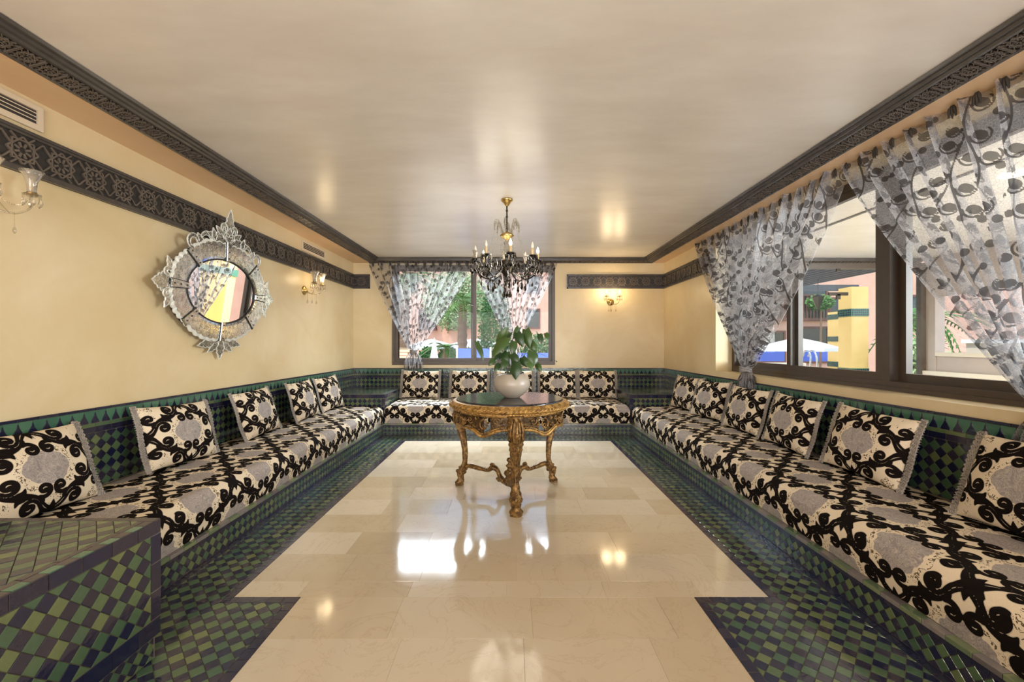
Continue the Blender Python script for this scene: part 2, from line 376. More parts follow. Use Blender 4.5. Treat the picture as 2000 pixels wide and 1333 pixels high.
#PART2
# ------------------------------------------------------------------ tiles: every piece its own geometry
def project(p):
    if p[1] < .3: return None
    return 1000 + F * p[0] / p[1], 672 - F * (p[2] - H) / p[1]
def clip(poly, reg):
    """Sutherland-Hodgman: poly against the convex, counter-clockwise region"""
    out = list(poly)
    for i in range(len(reg)):
        a = reg[i]; b = reg[(i + 1) % len(reg)]; ex, ey = b[0] - a[0], b[1] - a[1]; src = out; out = []
        if not src: return []
        for k in range(len(src)):
            p = src[k]; q = src[(k + 1) % len(src)]
            dp = ex * (p[1] - a[1]) - ey * (p[0] - a[0]); dq = ex * (q[1] - a[1]) - ey * (q[0] - a[0])
            if dp >= 0: out.append(p)
            if (dp >= 0) != (dq >= 0):
                t = dp / (dp - dq); out.append((p[0] + (q[0] - p[0]) * t, p[1] + (q[1] - p[1]) * t))
    return out
def area(p): return .5 * sum(p[i][0] * p[(i + 1) % len(p)][1] - p[(i + 1) % len(p)][0] * p[i][1] for i in range(len(p)))
def rect(x0, y0, x1, y1): return [(x0, y0), (x1, y0), (x1, y1), (x0, y1)]
_tile_cache = {}
class Tiles:
    """pieces laid on surfaces of one parent; the largest in view become objects of their own, the rest one part"""
    def __init__(s, parent, limit=300, minpx=8.5, name='tile'): s.p = []; s.parent = parent; s.limit = limit; s.minpx = minpx; s.name = name
    def piece(s, M, poly, gl, proud=.003, key=None, at=None, name=None, gap=.0012):
        if len(poly) < 3 or abs(area(poly)) < 3e-5: return
        n = len(poly); cx = sum(p[0] for p in poly) / n; cy = sum(p[1] for p in poly) / n
        if gap:
            q = []
            for x, y in poly:
                d = math.hypot(x - cx, y - cy) or 1; k = max(.3, 1 - gap / d); q.append((cx + (x - cx) * k, cy + (y - cy) * k))
            poly = q
        c = M @ Vector((cx, cy, 0)); nrm = (M.to_3x3() @ Vector((0, 0, 1)))
        px = 0; pr = project(c)
        if pr and -30 < pr[0] < 2030 and -30 < pr[1] < 1363:
            v = (camo.location - c); px = F * math.sqrt(abs(area(poly))) / c[1] * min(1, 1.6 * abs(v.normalized().dot(nrm)) ** .5)
        s.p.append((px, M, poly, gl, proud, key, (cx, cy), name))
    def rhomb(s, M, reg, pitch, gl=(0, 1), proud=.003, off=(0, 0), pick=None):
        h = pitch / math.sqrt(2); xs = [p[0] for p in reg]; ys = [p[1] for p in reg]
        i0 = int((min(xs) - off[0]) / h) - 2; i1 = int((max(xs) - off[0]) / h) + 2; j0 = int((min(ys) - off[1]) / h) - 2; j1 = int((max(ys) - off[1]) / h) + 2
        for i in range(i0, i1):
            for j in range(j0, j1):
                if (i + j) % 2: continue
                cx, cy = off[0] + i * h, off[1] + j * h
                sq = [(cx - h, cy), (cx, cy - h), (cx + h, cy), (cx, cy + h)]
                pl = clip(sq, reg)
                if len(pl) < 3: continue
                full = abs(area(pl)) > .995 * 2 * h * h
                # checker along the tilted rows
                col = i % 2
                s.piece(M, sq if full else pl, gl[col], proud, ('sq', round(pitch, 4)) if full else None)
    def strip(s, M, x0, y0, x1, y1, step, gl, proud=.003, alongx=True, alt=None, name=None):
        L = (x1 - x0) if alongx else (y1 - y0); k = max(1, round(L / step)); st = L / k
        for i in range(k):
            q = rect(x0 + i * st, y0, x0 + (i + 1) * st, y1) if alongx else rect(x0, y0 + i * st, x1, y0 + (i + 1) * st)
            g = gl if alt is None or i % 2 else alt
            s.piece(M, q, g, proud, ('r', round(abs(q[2][0] - q[0][0]), 4), round(abs(q[2][1] - q[0][1]), 4)), name=name)
    def finish(s):
        s.p.sort(key=lambda t: -t[0]); rest = MB(); k = 0
        for px, M, poly, gl, proud, key, c, nm in s.p:
            var = R.random(); lift = R.uniform(-.0004, .0004)
            if px >= s.minpx and k < s.limit:
                k += 1; vq = int(var * 4)
                kk = (key, gl, vq, proud) if key else None
                if kk and kk in _tile_cache: me = _tile_cache[kk]
                else:
                    mb = MB(); mb.var = (vq + .5) / 4 if key else var
                    mb.prism([(x - c[0], y - c[1]) for x, y in poly], -.002, proud, None, .0010)
                    me = mb.mesh('tile', GL[gl], False, True)
                    if kk: _tile_cache[kk] = me
                o = bpy.data.objects.new(nm or s.name, me)
                o.matrix_local = s.parent_inv @ M @ Matrix.Translation((c[0], c[1], lift)) @ Matrix.Rotation(R.uniform(-.009, .009), 4, 'X') @ Matrix.Rotation(R.uniform(-.009, .009), 4, 'Y')
                link(o, s.parent)
            else:
                rest.mi = gl; rest.var = var
                rest.prism(poly, -.002, proud + lift, s.parent_inv @ M, .0010)
        if rest.v: rest.build(s.name + '_field', GL, s.parent, kind='stuff', var=True)
    @property
    def parent_inv(s): return s.parent.matrix_basis.inverted()
P5 = .046

# ------------------------------------------------------------------ room shell
XL, XR, YB, YF = -2.49, 2.387, 6.59, -3.2
ZC, ZS = 2.555, 2.49          # ceiling, soffit underside
TOE_L, TOE_R, TOE_B = -1.722, 1.594, 5.62
ML, MR, MB_, = -1.337, 1.235, 5.265
ZT = .84                       # top of the tiled dado
def shell(name, boxes, m, parent=None):
    q = MB()
    for a, b_ in boxes: q.box(a, b_)
    o = q.build(name, m, parent); return struct(o) if parent is None else o
floor = shell('floor', [((XL - .3, YF, -.12), (XR + .5, YB + .3, -.004))], M_GROUTM)
# marble slabs in running bond
def slab_zone(x0, x1, y0, y1, rowh, seed):
    rr = random.Random(seed); y = y1; k = 0
    while y > y0 + .02:
        h = min(rowh + rr.uniform(-.006, .006), y - y0)
        if y - h - y0 < .08: h = y - y0
        x = x0; first = True
        while x < x1 - .01:
            wd = rr.uniform(.40, .62) if not first else rr.uniform(.2, .6); first = False
            if x1 - x - wd < .15: wd = x1 - x
            mb = MB(); g = .0003
            mb.prism(rect(-wd / 2 + g, -h / 2 + g, wd / 2 - g, h / 2 - g), -.02, 0, None, .0004)
            o = bpy.data.objects.new('marble_slab', mb.mesh('marble_slab', M_MARBLE)); o.location = (x + wd / 2, y - h / 2, rr.uniform(-.00015, .00015))
            link(o, floor); x += wd
        y -= h
slab_zone(ML, MR, 2.02, MB_, .283, 3)
slab_zone(-1.016, .875, .9, 2.02, .283, 5)
slab_zone(-1.016, .875, YF + .1, .9, .5, 6)
grout = shell('tile_bed', [((XL, .5, -.02), (ML, YB, -.0005)), ((MR, .5, -.02), (XR, YB, -.0005)), ((ML, MB_, -.02), (MR, YB, -.0005)),
                        ((ML, .5, -.02), (-1.016, 2.02, -.0005)), ((.875, .5, -.02), (MR, 2.02, -.0005))], M_GROUT, floor)
T = Tiles(floor, 300, 9); I4 = Matrix.Identity(4); bw = .045
for reg in ([(TOE_L + bw, 2.0), (ML - bw, 2.0), (ML - bw, MB_ + bw), (TOE_L + bw, TOE_B - .002)],):
    T.rhomb(I4, rect(TOE_L + bw, 1.975, ML - bw, TOE_B - bw), P5, proud=.0015)
T.rhomb(I4, rect(MR + bw, 1.975, TOE_R - bw, TOE_B - bw), P5, proud=.0015)
T.rhomb(I4, rect(ML - bw, MB_ + bw, MR + bw, TOE_B - bw), P5, proud=.0015)
T.rhomb(I4, rect(TOE_L + bw, 1.2, -1.016 - bw, 1.975), P5, proud=.0015)
T.rhomb(I4, rect(.875 + bw, 1.2, TOE_R - bw, 1.975), P5, proud=.0015)
T.strip(I4, TOE_L, 1.2, TOE_L + bw, TOE_B, .07, 1, .0015, False)
T.strip(I4, TOE_R - bw, 1.2, TOE_R, TOE_B, .07, 1, .0015, False)
T.strip(I4, TOE_L + bw, TOE_B - bw, TOE_R - bw, TOE_B, .07, 1, .0015)
T.strip(I4, ML - bw, 2.02, ML, MB_ + bw, .07, 1, .0015, False)
T.strip(I4, MR, 2.02, MR + bw, MB_ + bw, .07, 1, .0015, False)
T.strip(I4, ML, MB_, MR, MB_ + bw, .07, 1, .0015)
T.strip(I4, ML - bw, 2.02 - bw, -1.016, 2.02, .07, 1, .0015)
T.strip(I4, .875, 2.02 - bw, MR + bw, 2.02, .07, 1, .0015)
T.strip(I4, -1.016 - bw, 1.2, -1.016, 2.02 - bw, .06, 1, .0015, False)
T.strip(I4, .875, 1.2, .875 + bw, 2.02 - bw, .06, 1, .0015, False)
T.finish()

wl = shell('wall_left', [((XL - .2, YF, 0), (XL, YB + .2, ZC + .1))], M_WALL)
WX0, WX1, WZ0, WZ1 = -1.88, .675, .89, 2.455
wb = shell('wall_back', [((XL, YB, 0), (WX0, YB + .2, ZC + .1)), ((WX1, YB, 0), (XR + .4, YB + .2, ZC + .1)), ((WX0, YB, 0), (WX1, YB + .2, WZ0)), ((WX0, YB, WZ1), (WX1, YB + .2, ZC + .1))], M_WALL)
RY0, RY1, RZ0, RZ1 = .85, 4.92, .90, 2.45
wr = shell('wall_right', [((XR, YF, 0), (XR + .32, RY0, ZC + .1)), ((XR, RY1, 0), (XR + .32, YB, ZC + .1)), ((XR, RY0, 0), (XR + .32, RY1, RZ0)), ((XR, RY0, RZ1), (XR + .32, RY1, ZC + .1))], M_WALL)
wf = shell('wall_front', [((XL, YF - .2, 0), (XR, YF, ZC + .1))], M_WALL)
CX0, CX1, CY1 = -2.06, 2.04, 6.46
ceil = shell('ceiling', [((CX0 - .1, YF, ZC), (CX1 + .1, YB + .1, ZC + .12))], M_CEIL)
shell('soffit', [((XL, YF, ZS), (-2.215, YB, ZC + .12))], M_SOFFIT, ceil)
shell('soffit', [((2.195, YF, ZS), (XR, YB, ZC + .12))], M_SOFFIT, ceil)

# dado
def dado(parent, O, U, L, n, y_clear=None):
    """O at floor level, U along the wall, n out of the wall"""
    V = Vector((0, 0, 1)); M = frame(Vector(O) + Vector(n) * .008, Vector(U), V, Vector(n))
    if Vector(U).cross(V).dot(Vector(n)) < 0: M = frame(Vector(O) + Vector(n) * .008 + Vector(U) * L, -Vector(U), V, Vector(n))
    b = MB(); b.box((0, .15, -.02), (L, ZT - .001, 0), M); b.build('tile_bed', M_GROUT, parent)
    t = Tiles(parent, 300, 7.5)
    t.strip(M, 0, .825, L, ZT, .10, 1, .006)
    per = .065; k = int(L / per); off = (L - k * per) / 2
    for i in range(-1, k + 1):
        c = off + (i + .5) * per
        sp = [(-.026, 0), (.026, 0), (.024, .010), (.0145, .027), (.007, .042), (.002, .063), (-.002, .063), (-.007, .042), (-.0145, .027), (-.024, .010)]
        if c - .03 > 0 and c + .03 < L: t.piece(M, [(c + x, .75 + y) for x, y in sp], 1, .003, ('spire',), name='spire_tile', gap=0)
        gr = [(c + .0268, .7505), (c + per - .0268, .7505), (c + per - .0246, .7604), (c + per - .0150, .7774), (c + per - .0075, .7924), (c + per - .0020, .8135), (c + per - .0006, .8240), (c + .0006, .8240), (c + .0020, .8135), (c + .0075, .7924), (c + .0150, .7774), (c + .0246, .7604)]
        if c + .003 > 0 and c + per - .003 < L: t.piece(M, gr, 2, .003, ('spiregap',), gap=.0004)
    t.strip(M, 0, .728, L, .748, .10, 0, .003)
    t.strip(M, 0, .693, L, .727, .10, 1, .003)
    t.rhomb(M, rect(0, .37, L, .692), P5, proud=.003)
    t.finish()
dado(wl, (XL, 1.2, 0), (0, 1, 0), YB - 1.2, (1, 0, 0))
dado(wb, (XL, YB, 0), (1, 0, 0), XR - XL, (0, -1, 0))
dado(wr, (XR, 1.2, 0), (0, 1, 0), YB - 1.2, (-1, 0, 0))

# ------------------------------------------------------------------ carved woodwork
def bar2(mb, M, a, b, w, h0, h1):
    a = Vector((a[0], a[1], 0)); b = Vector((b[0], b[1], 0)); d = (b - a).normalized(); s = Vector((-d.y, d.x, 0)) * w / 2
    h1 += (len(mb.v) * 7 % 11) * .00012; p = [a - s, b - s, b + s, a + s]; mb.prism([(q.x, q.y) for q in p], h0, h1, M)
def star_module(mb, M, cx, cy, sz, w, h):
    for k in range(2):
        a0 = k * pi / 4 + pi / 4; r = sz * .44
        P = [(cx + r * math.cos(a0 + i * pi / 2), cy + r * math.sin(a0 + i * pi / 2)) for i in range(4)]
        for i in range(4): bar2(mb, M, P[i], P[(i + 1) % 4], w, 0, h)
    for i in range(8):
        a = i * pi / 4 + pi / 8; bar2(mb, M, (cx + .10 * sz * math.cos(a), cy + .10 * sz * math.sin(a)), (cx + .26 * sz * math.cos(a), cy + .26 * sz * math.sin(a)), w * 1.3, 0, h * .7)
def carve_band(parent, M, L, z0, z1, hgt, rows=1, bars=True, name='carving'):
    """strapwork: star modules between double cross bars, in local x (along) and y (up)"""
    mb = MB(); hh = (z1 - z0) / rows; k = max(1, round(L / (hh * 1.18))); st = L / k
    for r in range(rows):
        cy = z0 + hh * (r + .5)
        for i in range(k):
            cx = (i + .5) * st; star_module(mb, M, cx, cy, hh, hh * .055, hgt)
            for sx in (-1, 1):
                for sy in (-1, 1):
                    bar2(mb, M, (cx + sx * hh * .3, cy + sy * hh * .12), (cx + sx * st * .5, cy + sy * hh * .44), hh * .05, 0, hgt * .8)
                    bar2(mb, M, (cx + sx * hh * .13, cy + sy * hh * .3), (cx + sx * hh * .34, cy + sy * hh * .5), hh * .05, 0, hgt * .8)
            if bars and i:
                for d in (-.035, .035): bar2(mb, M, (i * st + d * hh, z0 + hh * r), (i * st + d * hh, z0 + hh * (r + 1)), hh * .04, 0, hgt * 1.2)
    return mb.build(name, M_CARVE, parent, kind='stuff')
def extr_profile(name, prof, O, A, C, L, m, parent=None, mit=0):
    """profile of (out, up) points extruded along A; C points out of the wall; mit: mitre in/out at both ends"""
    V = Vector((0, 0, 1)); O = Vector(O); A = Vector(A); C = Vector(C); vs = []; n = len(prof)
    for e in (0, 1):
        for u, z in prof: vs.append(O + A * (e * L + (mit * u if e == 0 else -mit * u)) + C * u + V * z)
    fs = [(i, (i + 1) % n, n + (i + 1) % n, n + i) for i in range(n)] + [tuple(reversed(range(n))), tuple(range(n, 2 * n))]
    mb = MB(); mb.add(vs, fs); o = mb.build(name, m, parent)
    bm_fix(o.data); return o
def bm_fix(me):
    import bmesh
    b = bmesh.new(); b.from_mesh(me); bmesh.ops.recalc_face_normals(b, faces=b.faces); b.to_mesh(me); b.free()
def cornice(name, O, A, C, L, wdt, mit=0):
    """O: where the board's lower outer edge is; slanted carved board rising to the ceiling"""
    s = wdt / .155
    prof = [(0, 0), (.006 * s, -.004), (.012 * s, 0), (.012 * s, .004), (.095 * s, .026), (.10 * s, .022), (.108 * s, .024), (.112 * s, .036), (.128 * s, .038), (.132 * s, .050), (.150 * s, .052), (.155 * s, .064), (0, .066)]
    o = struct(extr_profile(name, prof, O, A, C, L, M_WOODLO, None, mit))
    extr_profile('upper_moulding', [(.096 * s, .019), (.110 * s, .020), (.114 * s, .033), (.130 * s, .035), (.134 * s, .048), (.152 * s, .050), (.158 * s, .063), (.096 * s, .063)], O, A, C, L, M_WOOD, o, mit)
    extr_profile('lower_bead', [(-.003, -.005), (.014 * s, -.006), (.017 * s, .004), (-.003, .006)], O, A, C, L, M_WOOD, o, mit)
    U = Vector(A); sl = (Vector(C) * (.083 * s) + Vector((0, 0, .022))); w_ = sl.length; V = sl.normalized(); N = U.cross(V)
    if N.z > 0: N = -N
    O2 = Vector(O) + Vector(C) * (.012 * s) + Vector((0, 0, .004))
    M = frame(O2, U, V, N)
    if U.cross(V).dot(N) < 0: M = frame(O2 + U * L, -U, V, N)
    carve_band(o, M, L, .004, w_ - .004, .009, 1)
    return o
cl = cornice('trim_1', (-2.22, .2, ZS), (0, 1, 0), (1, 0, 0), YB - .2, .16)
cr = cornice('trim_2', (2.20, .2, ZS), (0, 1, 0), (-1, 0, 0), YB - .2, .16)
cb = cornice('trim_3', (-2.22, YB, ZS), (1, 0, 0), (0, -1, 0), 4.42, .13)
def frieze(name, O, U, L, n, ends=(1, 1)):
    z0, z1 = 2.085, 2.308; U = Vector(U); n = Vector(n); V = Vector((0, 0, 1)); O = Vector(O)
    M = frame(O, U, V, n)
    if U.cross(V).dot(n) < 0: M = frame(O + U * L, -U, V, n)
    b = MB(); b.box((0, z0, 0), (L, z1, .012), M); o = struct(b.build(name, M_WOODLO))
    b = MB(); b.box((0, z0, .012), (L, z0 + .016, .026), M); b.box((0, z0 + .016, .012), (L, z0 + .030, .019), M); b.build('lower_moulding', M_WOOD, o)
    b = MB(); b.box((0, z1 - .016, .012), (L, z1, .026), M); b.box((0, z1 - .030, .012), (L, z1 - .016, .019), M); b.build('upper_moulding', M_WOOD, o)
    b = MB()
    for e, x in zip(ends, (0, L - .014)):
        if e: b.box((x, z0, .012), (x + .014, z1, .026), M)
    if b.v: b.build('end_moulding', M_WOOD, o)
    M2 = M @ Matrix.Translation((.0, 0, .012))
    carve_band(o, M2, L, z0 + .034, z1 - .034, .010, 1, False)
    return o
frieze('trim_4', (XL, 1.3, 0), (0, 1, 0), YB - 1.3, (1, 0, 0), (0, 0))
frieze('trim_5', (XL, YB, 0), (1, 0, 0), 2.226 and (-2.226 - XL), (0, -1, 0), (0, 1))
frieze('trim_6', (.86, YB, 0), (1, 0, 0), XR - .86, (0, -1, 0), (1, 0))
frieze('trim_7', (XR, 5.0, 0), (0, 1, 0), YB - 5.0, (-1, 0, 0), (0, 0))

# ------------------------------------------------------------------ windows
def sash(parent, M, x0, x1, z0, z1, st=.05, d0=0, d1=.035, name='window_sash'):
    b = MB()
    for a_, c_ in (((x0, z0, d0), (x0 + st, z1, d1)), ((x1 - st, z0, d0), (x1, z1, d1)), ((x0 + st, z0, d0), (x1 - st, z0 + st, d1)), ((x0 + st, z1 - st, d0), (x1 - st, z1, d1))): b.box(a_, c_, M)
    for q in (.3, .7): # glazing bead grooves
        b.box((x0 + st, z0 + st, d0 + .004), (x0 + st + .008, z1 - st, d1 - .008), M)
    s = b.build(name, M_FRAME, parent)
    g = MB(); g.box((x0 + st - .005, z0 + st - .005, (d0 + d1) / 2 - .002), (x1 - st + .005, z1 - st + .005, (d0 + d1) / 2 + .002), M); g.build('pane', M_GLASS, s)
    return s
# back window, frame face in the wall plane
M = frame((0, YB, 0), (1, 0, 0), (0, 0, 1), (0, -1, 0))
b = MB(); fw = .045
for a_, c_ in (((WX0, WZ0, -.10), (WX0 + fw, WZ1, .012)), ((WX1 - fw, WZ0, -.10), (WX1, WZ1, .012)), ((WX0 + fw, WZ0, -.10), (WX1 - fw, WZ0 + .055, .012)), ((WX0 + fw, WZ1 - fw, -.10), (WX1 - fw, WZ1, .012))): b.box(a_, c_, M)
w1 = struct(b.build('window_1', M_FRAME))
sash(w1, M, WX0 + fw, -.56, WZ0 + .055, WZ1 - fw, .05, -.045, -.008)
sash(w1, M, -.65, WX1 - fw, WZ0 + .055, WZ1 - fw, .055, -.088, -.050)
# right window: frame set back in the recess
FX = XR + .19
M = Matrix(((0, 0, -1, FX), (1, 0, 0, 0), (0, 1, 0, 0), (0, 0, 0, 1)))
b = MB()
for a_, c_ in (((RY0, RZ0, -.12), (RY0 + .06, RZ1, 0)), ((RY1 - .06, RZ0, -.12), (RY1, RZ1, 0)), ((RY0 + .06, RZ0, -.12), (RY1 - .06, RZ0 + .03, .012)), ((RY0 + .06, RZ0 + .03, -.12), (RY1 - .06, RZ0 + .065, 0)), ((RY0 + .06, RZ1 - .06, -.12), (RY1 - .06, RZ1, 0))): b.box(a_, c_, M)
w2 = struct(b.build('window_2', M_FRAME))
b = MB(); b.box((2.86, RZ0 + .065, -.12), (2.93, RZ1 - .06, .004), M); b.build('mullion', M_FRAME, w2)
sash(w2, M, 2.93, 3.95, RZ0 + .065, RZ1 - .06, .055, -.05, -.008)
sash(w2, M, 3.86, RY1 - .06, RZ0 + .065, RZ1 - .06, .055, -.10, -.056)
sash(w2, M, RY0 + .06, 2.86, RZ0 + .065, RZ1 - .06, .055, -.10, -.056)

# ------------------------------------------------------------------ tiled benches and blocks
def base(name, label, x0, y0, x1, y1, side):
    """low tiled bench base; side: direction of the riser ('x+','x-','y-')"""
    o = thing(name, label, 'bench base', ((x0 + x1) / 2, (y0 + y1) / 2, 0), 0, 'tiled bench bases along the walls')
    inv = o.matrix_basis.inverted(); b = MB(); b.box((x0, y0, 0.001), (x1, y1, .148), inv); b.build('core', M_GROUT, o)
    if side == 'x+': M = Matrix(((0, 0, 1, x1), (1, 0, 0, y0), (0, 1, 0, 0), (0, 0, 0, 1))); L = y1 - y0
    elif side == 'x-': M = Matrix(((0, 0, -1, x0), (-1, 0, 0, y1), (0, 1, 0, 0), (0, 0, 0, 1))); L = y1 - y0
    else: M = Matrix(((1, 0, 0, x0), (0, 0, -1, y0), (0, 1, 0, 0), (0, 0, 0, 1))); L = x1 - x0
    t = Tiles(o, 300, 7.5)
    t.rhomb(M, rect(0, .004, L, .113), .038, proud=.003, off=(0, .004 + .038 / math.sqrt(2)))
    t.strip(M, 0, .114, L, .131, .10, 1, .004)
    t.strip(M, 0, .132, L, .150, .09, 5, .006, alt=4)
    MT = M @ Matrix(((1, 0, 0, 0), (0, 0, 1, .1485), (0, -1, 0, 0), (0, 0, 0, 1)))
    t.strip(MT, 0, -.004, L, .030, .09, 5, .003, alt=4)
    t.finish(); return o
base('bench_base', 'low tiled base under the long bench on the left wall', XL + .01, 1.66, TOE_L, 5.69, 'x+')
base('bench_base', 'low tiled base under the long bench below the right window', TOE_R, 1.0, XR - .01, 5.69, 'x-')
base('bench_base', 'low tiled base under the short bench below the back window', TOE_L, TOE_B, TOE_R, YB - .01, 'y-')

def block(name, label, x0, y0, x1, y1, z1, faces, minpx=8, low=True):
    o = thing(name, label, 'tiled block', ((x0 + x1) / 2, (y0 + y1) / 2, 0)); inv = o.matrix_basis.inverted()
    b = MB(); b.box((x0, y0, .09 if low else .0), (x1, y1, z1 - .002), inv)
    if low: b.box((x0, y0 + .012, .001), (x1 - .012, y1 - .012, .09), inv)
    b.build('core', M_GROUT, o); t = Tiles(o, 300, minpx)
    for f in faces:
        if f == 'x+': M = Matrix(((0, 0, 1, x1), (1, 0, 0, y0), (0, 1, 0, 0), (0, 0, 0, 1))); L = y1 - y0
        if f == 'x-': M = Matrix(((0, 0, -1, x0), (-1, 0, 0, y1), (0, 1, 0, 0), (0, 0, 0, 1))); L = y1 - y0
        if f == 'y-': M = Matrix(((1, 0, 0, x0), (0, 0, -1, y0), (0, 1, 0, 0), (0, 0, 0, 1))); L = x1 - x0
        zl = .16 if low else .15
        t.rhomb(M, rect(.046, zl, L - .046, z1 - .052), P5, off=(L - .046, zl))
        t.strip(M, 0, z1 - .051, L, z1 - .002, .10, 1, .003)
        t.strip(M, 0, zl, .045, z1 - .052, .10, 1, .003, False); t.strip(M, L - .045, zl, L, z1 - .052, .10, 1, .003, False)
        if low:
            t.strip(M, 0, .092, L, .158, .10, 1, .003)
            M2 = M @ Matrix.Translation((0, 0, -.012)); t.rhomb(M2, rect(.02, .004, L - .02, .088), .034)
        if f == 'x+' or f == 'x-':
            pass
    MT = frame((0, 0, z1 - .002), (1, 0, 0), (0, 1, 0), (0, 0, 1)); e = .058
    gx0 = x0 + (.002 if 'x-' not in faces else e); gx1 = x1 - (e if 'x+' in faces else .002)
    t.rhomb(MT, rect(gx0, y0 + e, gx1, y1 - .03), P5, off=(x1 - e, y1 - .03))
    t.strip(MT, x0, y0, x1, y0 + .027, .045, 3, .003, alt=0); t.strip(MT, x0, y0 + .028, x1, y0 + e, .10, 3, .003)
    t.strip(MT, x0, y1 - .029, x1, y1, .10, 3, .003)
    if 'x+' in faces: t.strip(MT, x1 - .034, y0 + e, x1, y1 - .03, .045, 3, .003, False, alt=2); t.strip(MT, x1 - e, y0 + e, x1 - .035, y1 - .03, .10, 3, .003, False)
    if 'x-' in faces: t.strip(MT, x0, y0 + e, x0 + .034, y1 - .03, .045, 3, .003, False, alt=2); t.strip(MT, x0 + .035, y0 + e, x0 + e, y1 - .03, .10, 3, .003, False)
    t.finish(); return o
block('tiled_block', 'large green and navy tiled block in the front left corner, before the bench', XL + .025, .55, -1.378, 1.645, .536, ['x+'], 9)
block('tiled_block', 'tiled corner block between the left bench and the back bench', XL + .012, 5.69, TOE_L, YB - .012, .533, ['x+', 'y-'], 8, False)
block('tiled_block', 'tiled corner block between the right bench and the back bench', TOE_R, 5.69, XR - .012, YB - .012, .533, ['x-', 'y-'], 8, False)
#PART3
# ------------------------------------------------------------------ printed cloth: signed distance grids
LX, LY = .28, .23
def spiral(c, a0, turns, r0, r1, w0, w1, blob=0, n=60, p=.8):
    t = np.linspace(0, 1, n); a = np.radians(a0) + turns * 2 * np.pi * t; r = r0 + (r1 - r0) * t ** p; w = w0 + (w1 - w0) * t
    q = np.stack([c[0] + r * np.cos(a), c[1] + r * np.sin(a), w], 1)
    return np.vstack([q, [q[-1][0], q[-1][1], blob]]) if blob else q
def curve(cp, n=40):
    return np.array([tuple(v) for v in catmull(cp, max(4, n // (len(cp) - 1)))])
def sdf(X, Y, pts):
    d = np.full(X.shape, 9.)
    for x, y, w_ in pts: d = np.minimum(d, np.sqrt((X - x) ** 2 + (Y - y) ** 2) - w_)
    return d
def damask_grid(nx=281, ny=231):
    X, Y = np.meshgrid(np.linspace(0, LX, nx), np.linspace(0, LY, ny))
    el = [curve([(.28, .004, .016), (.256, .016, .020), (.230, .046, .016), (.196, .094, .015), (.14, .115, .022)]),
          spiral((.240, .124), -125, 1.2, .040, .008, .0115, .008, .0135), spiral((.174, .050), 40, 1.25, .043, .009, .0125, .009, .015),
          curve([(.205, .082, .017), (.224, .068, .016), (.222, .080, .012)]), curve([(.155, .105, .014), (.128, .098, .012), (.118, .080, .004)]),
          np.array([(.28, b_, max(.002, .026 - b_ * .40)) for b_ in np.linspace(0, .06, 14)])]
    P = np.vstack(el); Q = P.copy(); Q[:, 0] = LX - P[:, 0]; Q[:, 1] = LY - P[:, 1]; d = sdf(X, Y, np.vstack([P, Q]))
    S = np.vstack([spiral((.174, .050), 20, .42, .046, .044, .0010, .0018, n=90), curve([(.262, .020, .0008), (.243, .034, .0020), (.226, .056, .0008)], 80)])
    SQ = S.copy(); SQ[:, 0] = LX - S[:, 0]; SQ[:, 1] = LY - S[:, 1]
    return np.maximum(d, -sdf(X, Y, np.vstack([S, SQ])))
def tri(v, L): v = np.mod(v, 2 * L); return np.where(v > L, 2 * L - v, v)
def samp(G, a, b_, La, Lb):
    ny, nx = G.shape; fx = np.clip(a / La * (nx - 1), 0, nx - 1.001); fy = np.clip(b_ / Lb * (ny - 1), 0, ny - 1.001)
    i = fx.astype(int); j = fy.astype(int); u = fx - i; v = fy - j
    return (G[j, i] * (1 - u) + G[j, i + 1] * u) * (1 - v) + (G[j + 1, i] * (1 - u) + G[j + 1, i + 1] * u) * v
GD = damask_grid()
CW, CH = .205, .47
def vine_grid(nx=231, ny=541):
    X, Y = np.meshgrid(np.linspace(0, CW, nx), np.linspace(0, CH, ny)); P = []
    st = [(.098 + .026 * math.sin(2 * pi * y / CH), y, .0048) for y in np.linspace(0, CH, 160)]; P.append(np.array(st))
    for k, (y, s_) in enumerate(((.04, 1), (.115, -1), (.185, -1), (.26, 1), (.33, -1), (.405, 1))):
        sx = .098 + .026 * math.sin(2 * pi * y / CH); r = (.036, .029, .038)[k % 3]; c = (sx + s_ * (r + .012), y + .012)
        P.append(np.array([(c[0] + .25 * q * s_ * .02, c[1] + q * .003, r * .56) for q in (-1, 0, 1)]))
        P.append(spiral(c, 180 if s_ > 0 else 0, (-.62 if s_ > 0 else .62), r, r * .97, .0050, .0038, n=44))
    for x, y, r in ((.012, .235, .020), (.19, .10, .017), (.02, .42, .018), (.185, .33, .018), (.01, .05, .016)): P.append(np.array([(x, y, r)]))
    P = np.vstack(P); Q = [P]
    for dx in (-CW, 0, CW):
        for dy in (-CH, 0, CH):
            if dx or dy: Z = P.copy(); Z[:, 0] += dx; Z[:, 1] += dy; Q.append(Z[(Z[:, 0] > -.05) & (Z[:, 0] < CW + .05) & (Z[:, 1] > -.05) & (Z[:, 1] < CH + .05)])
    return sdf(X, Y, np.vstack(Q))
GV = vine_grid()
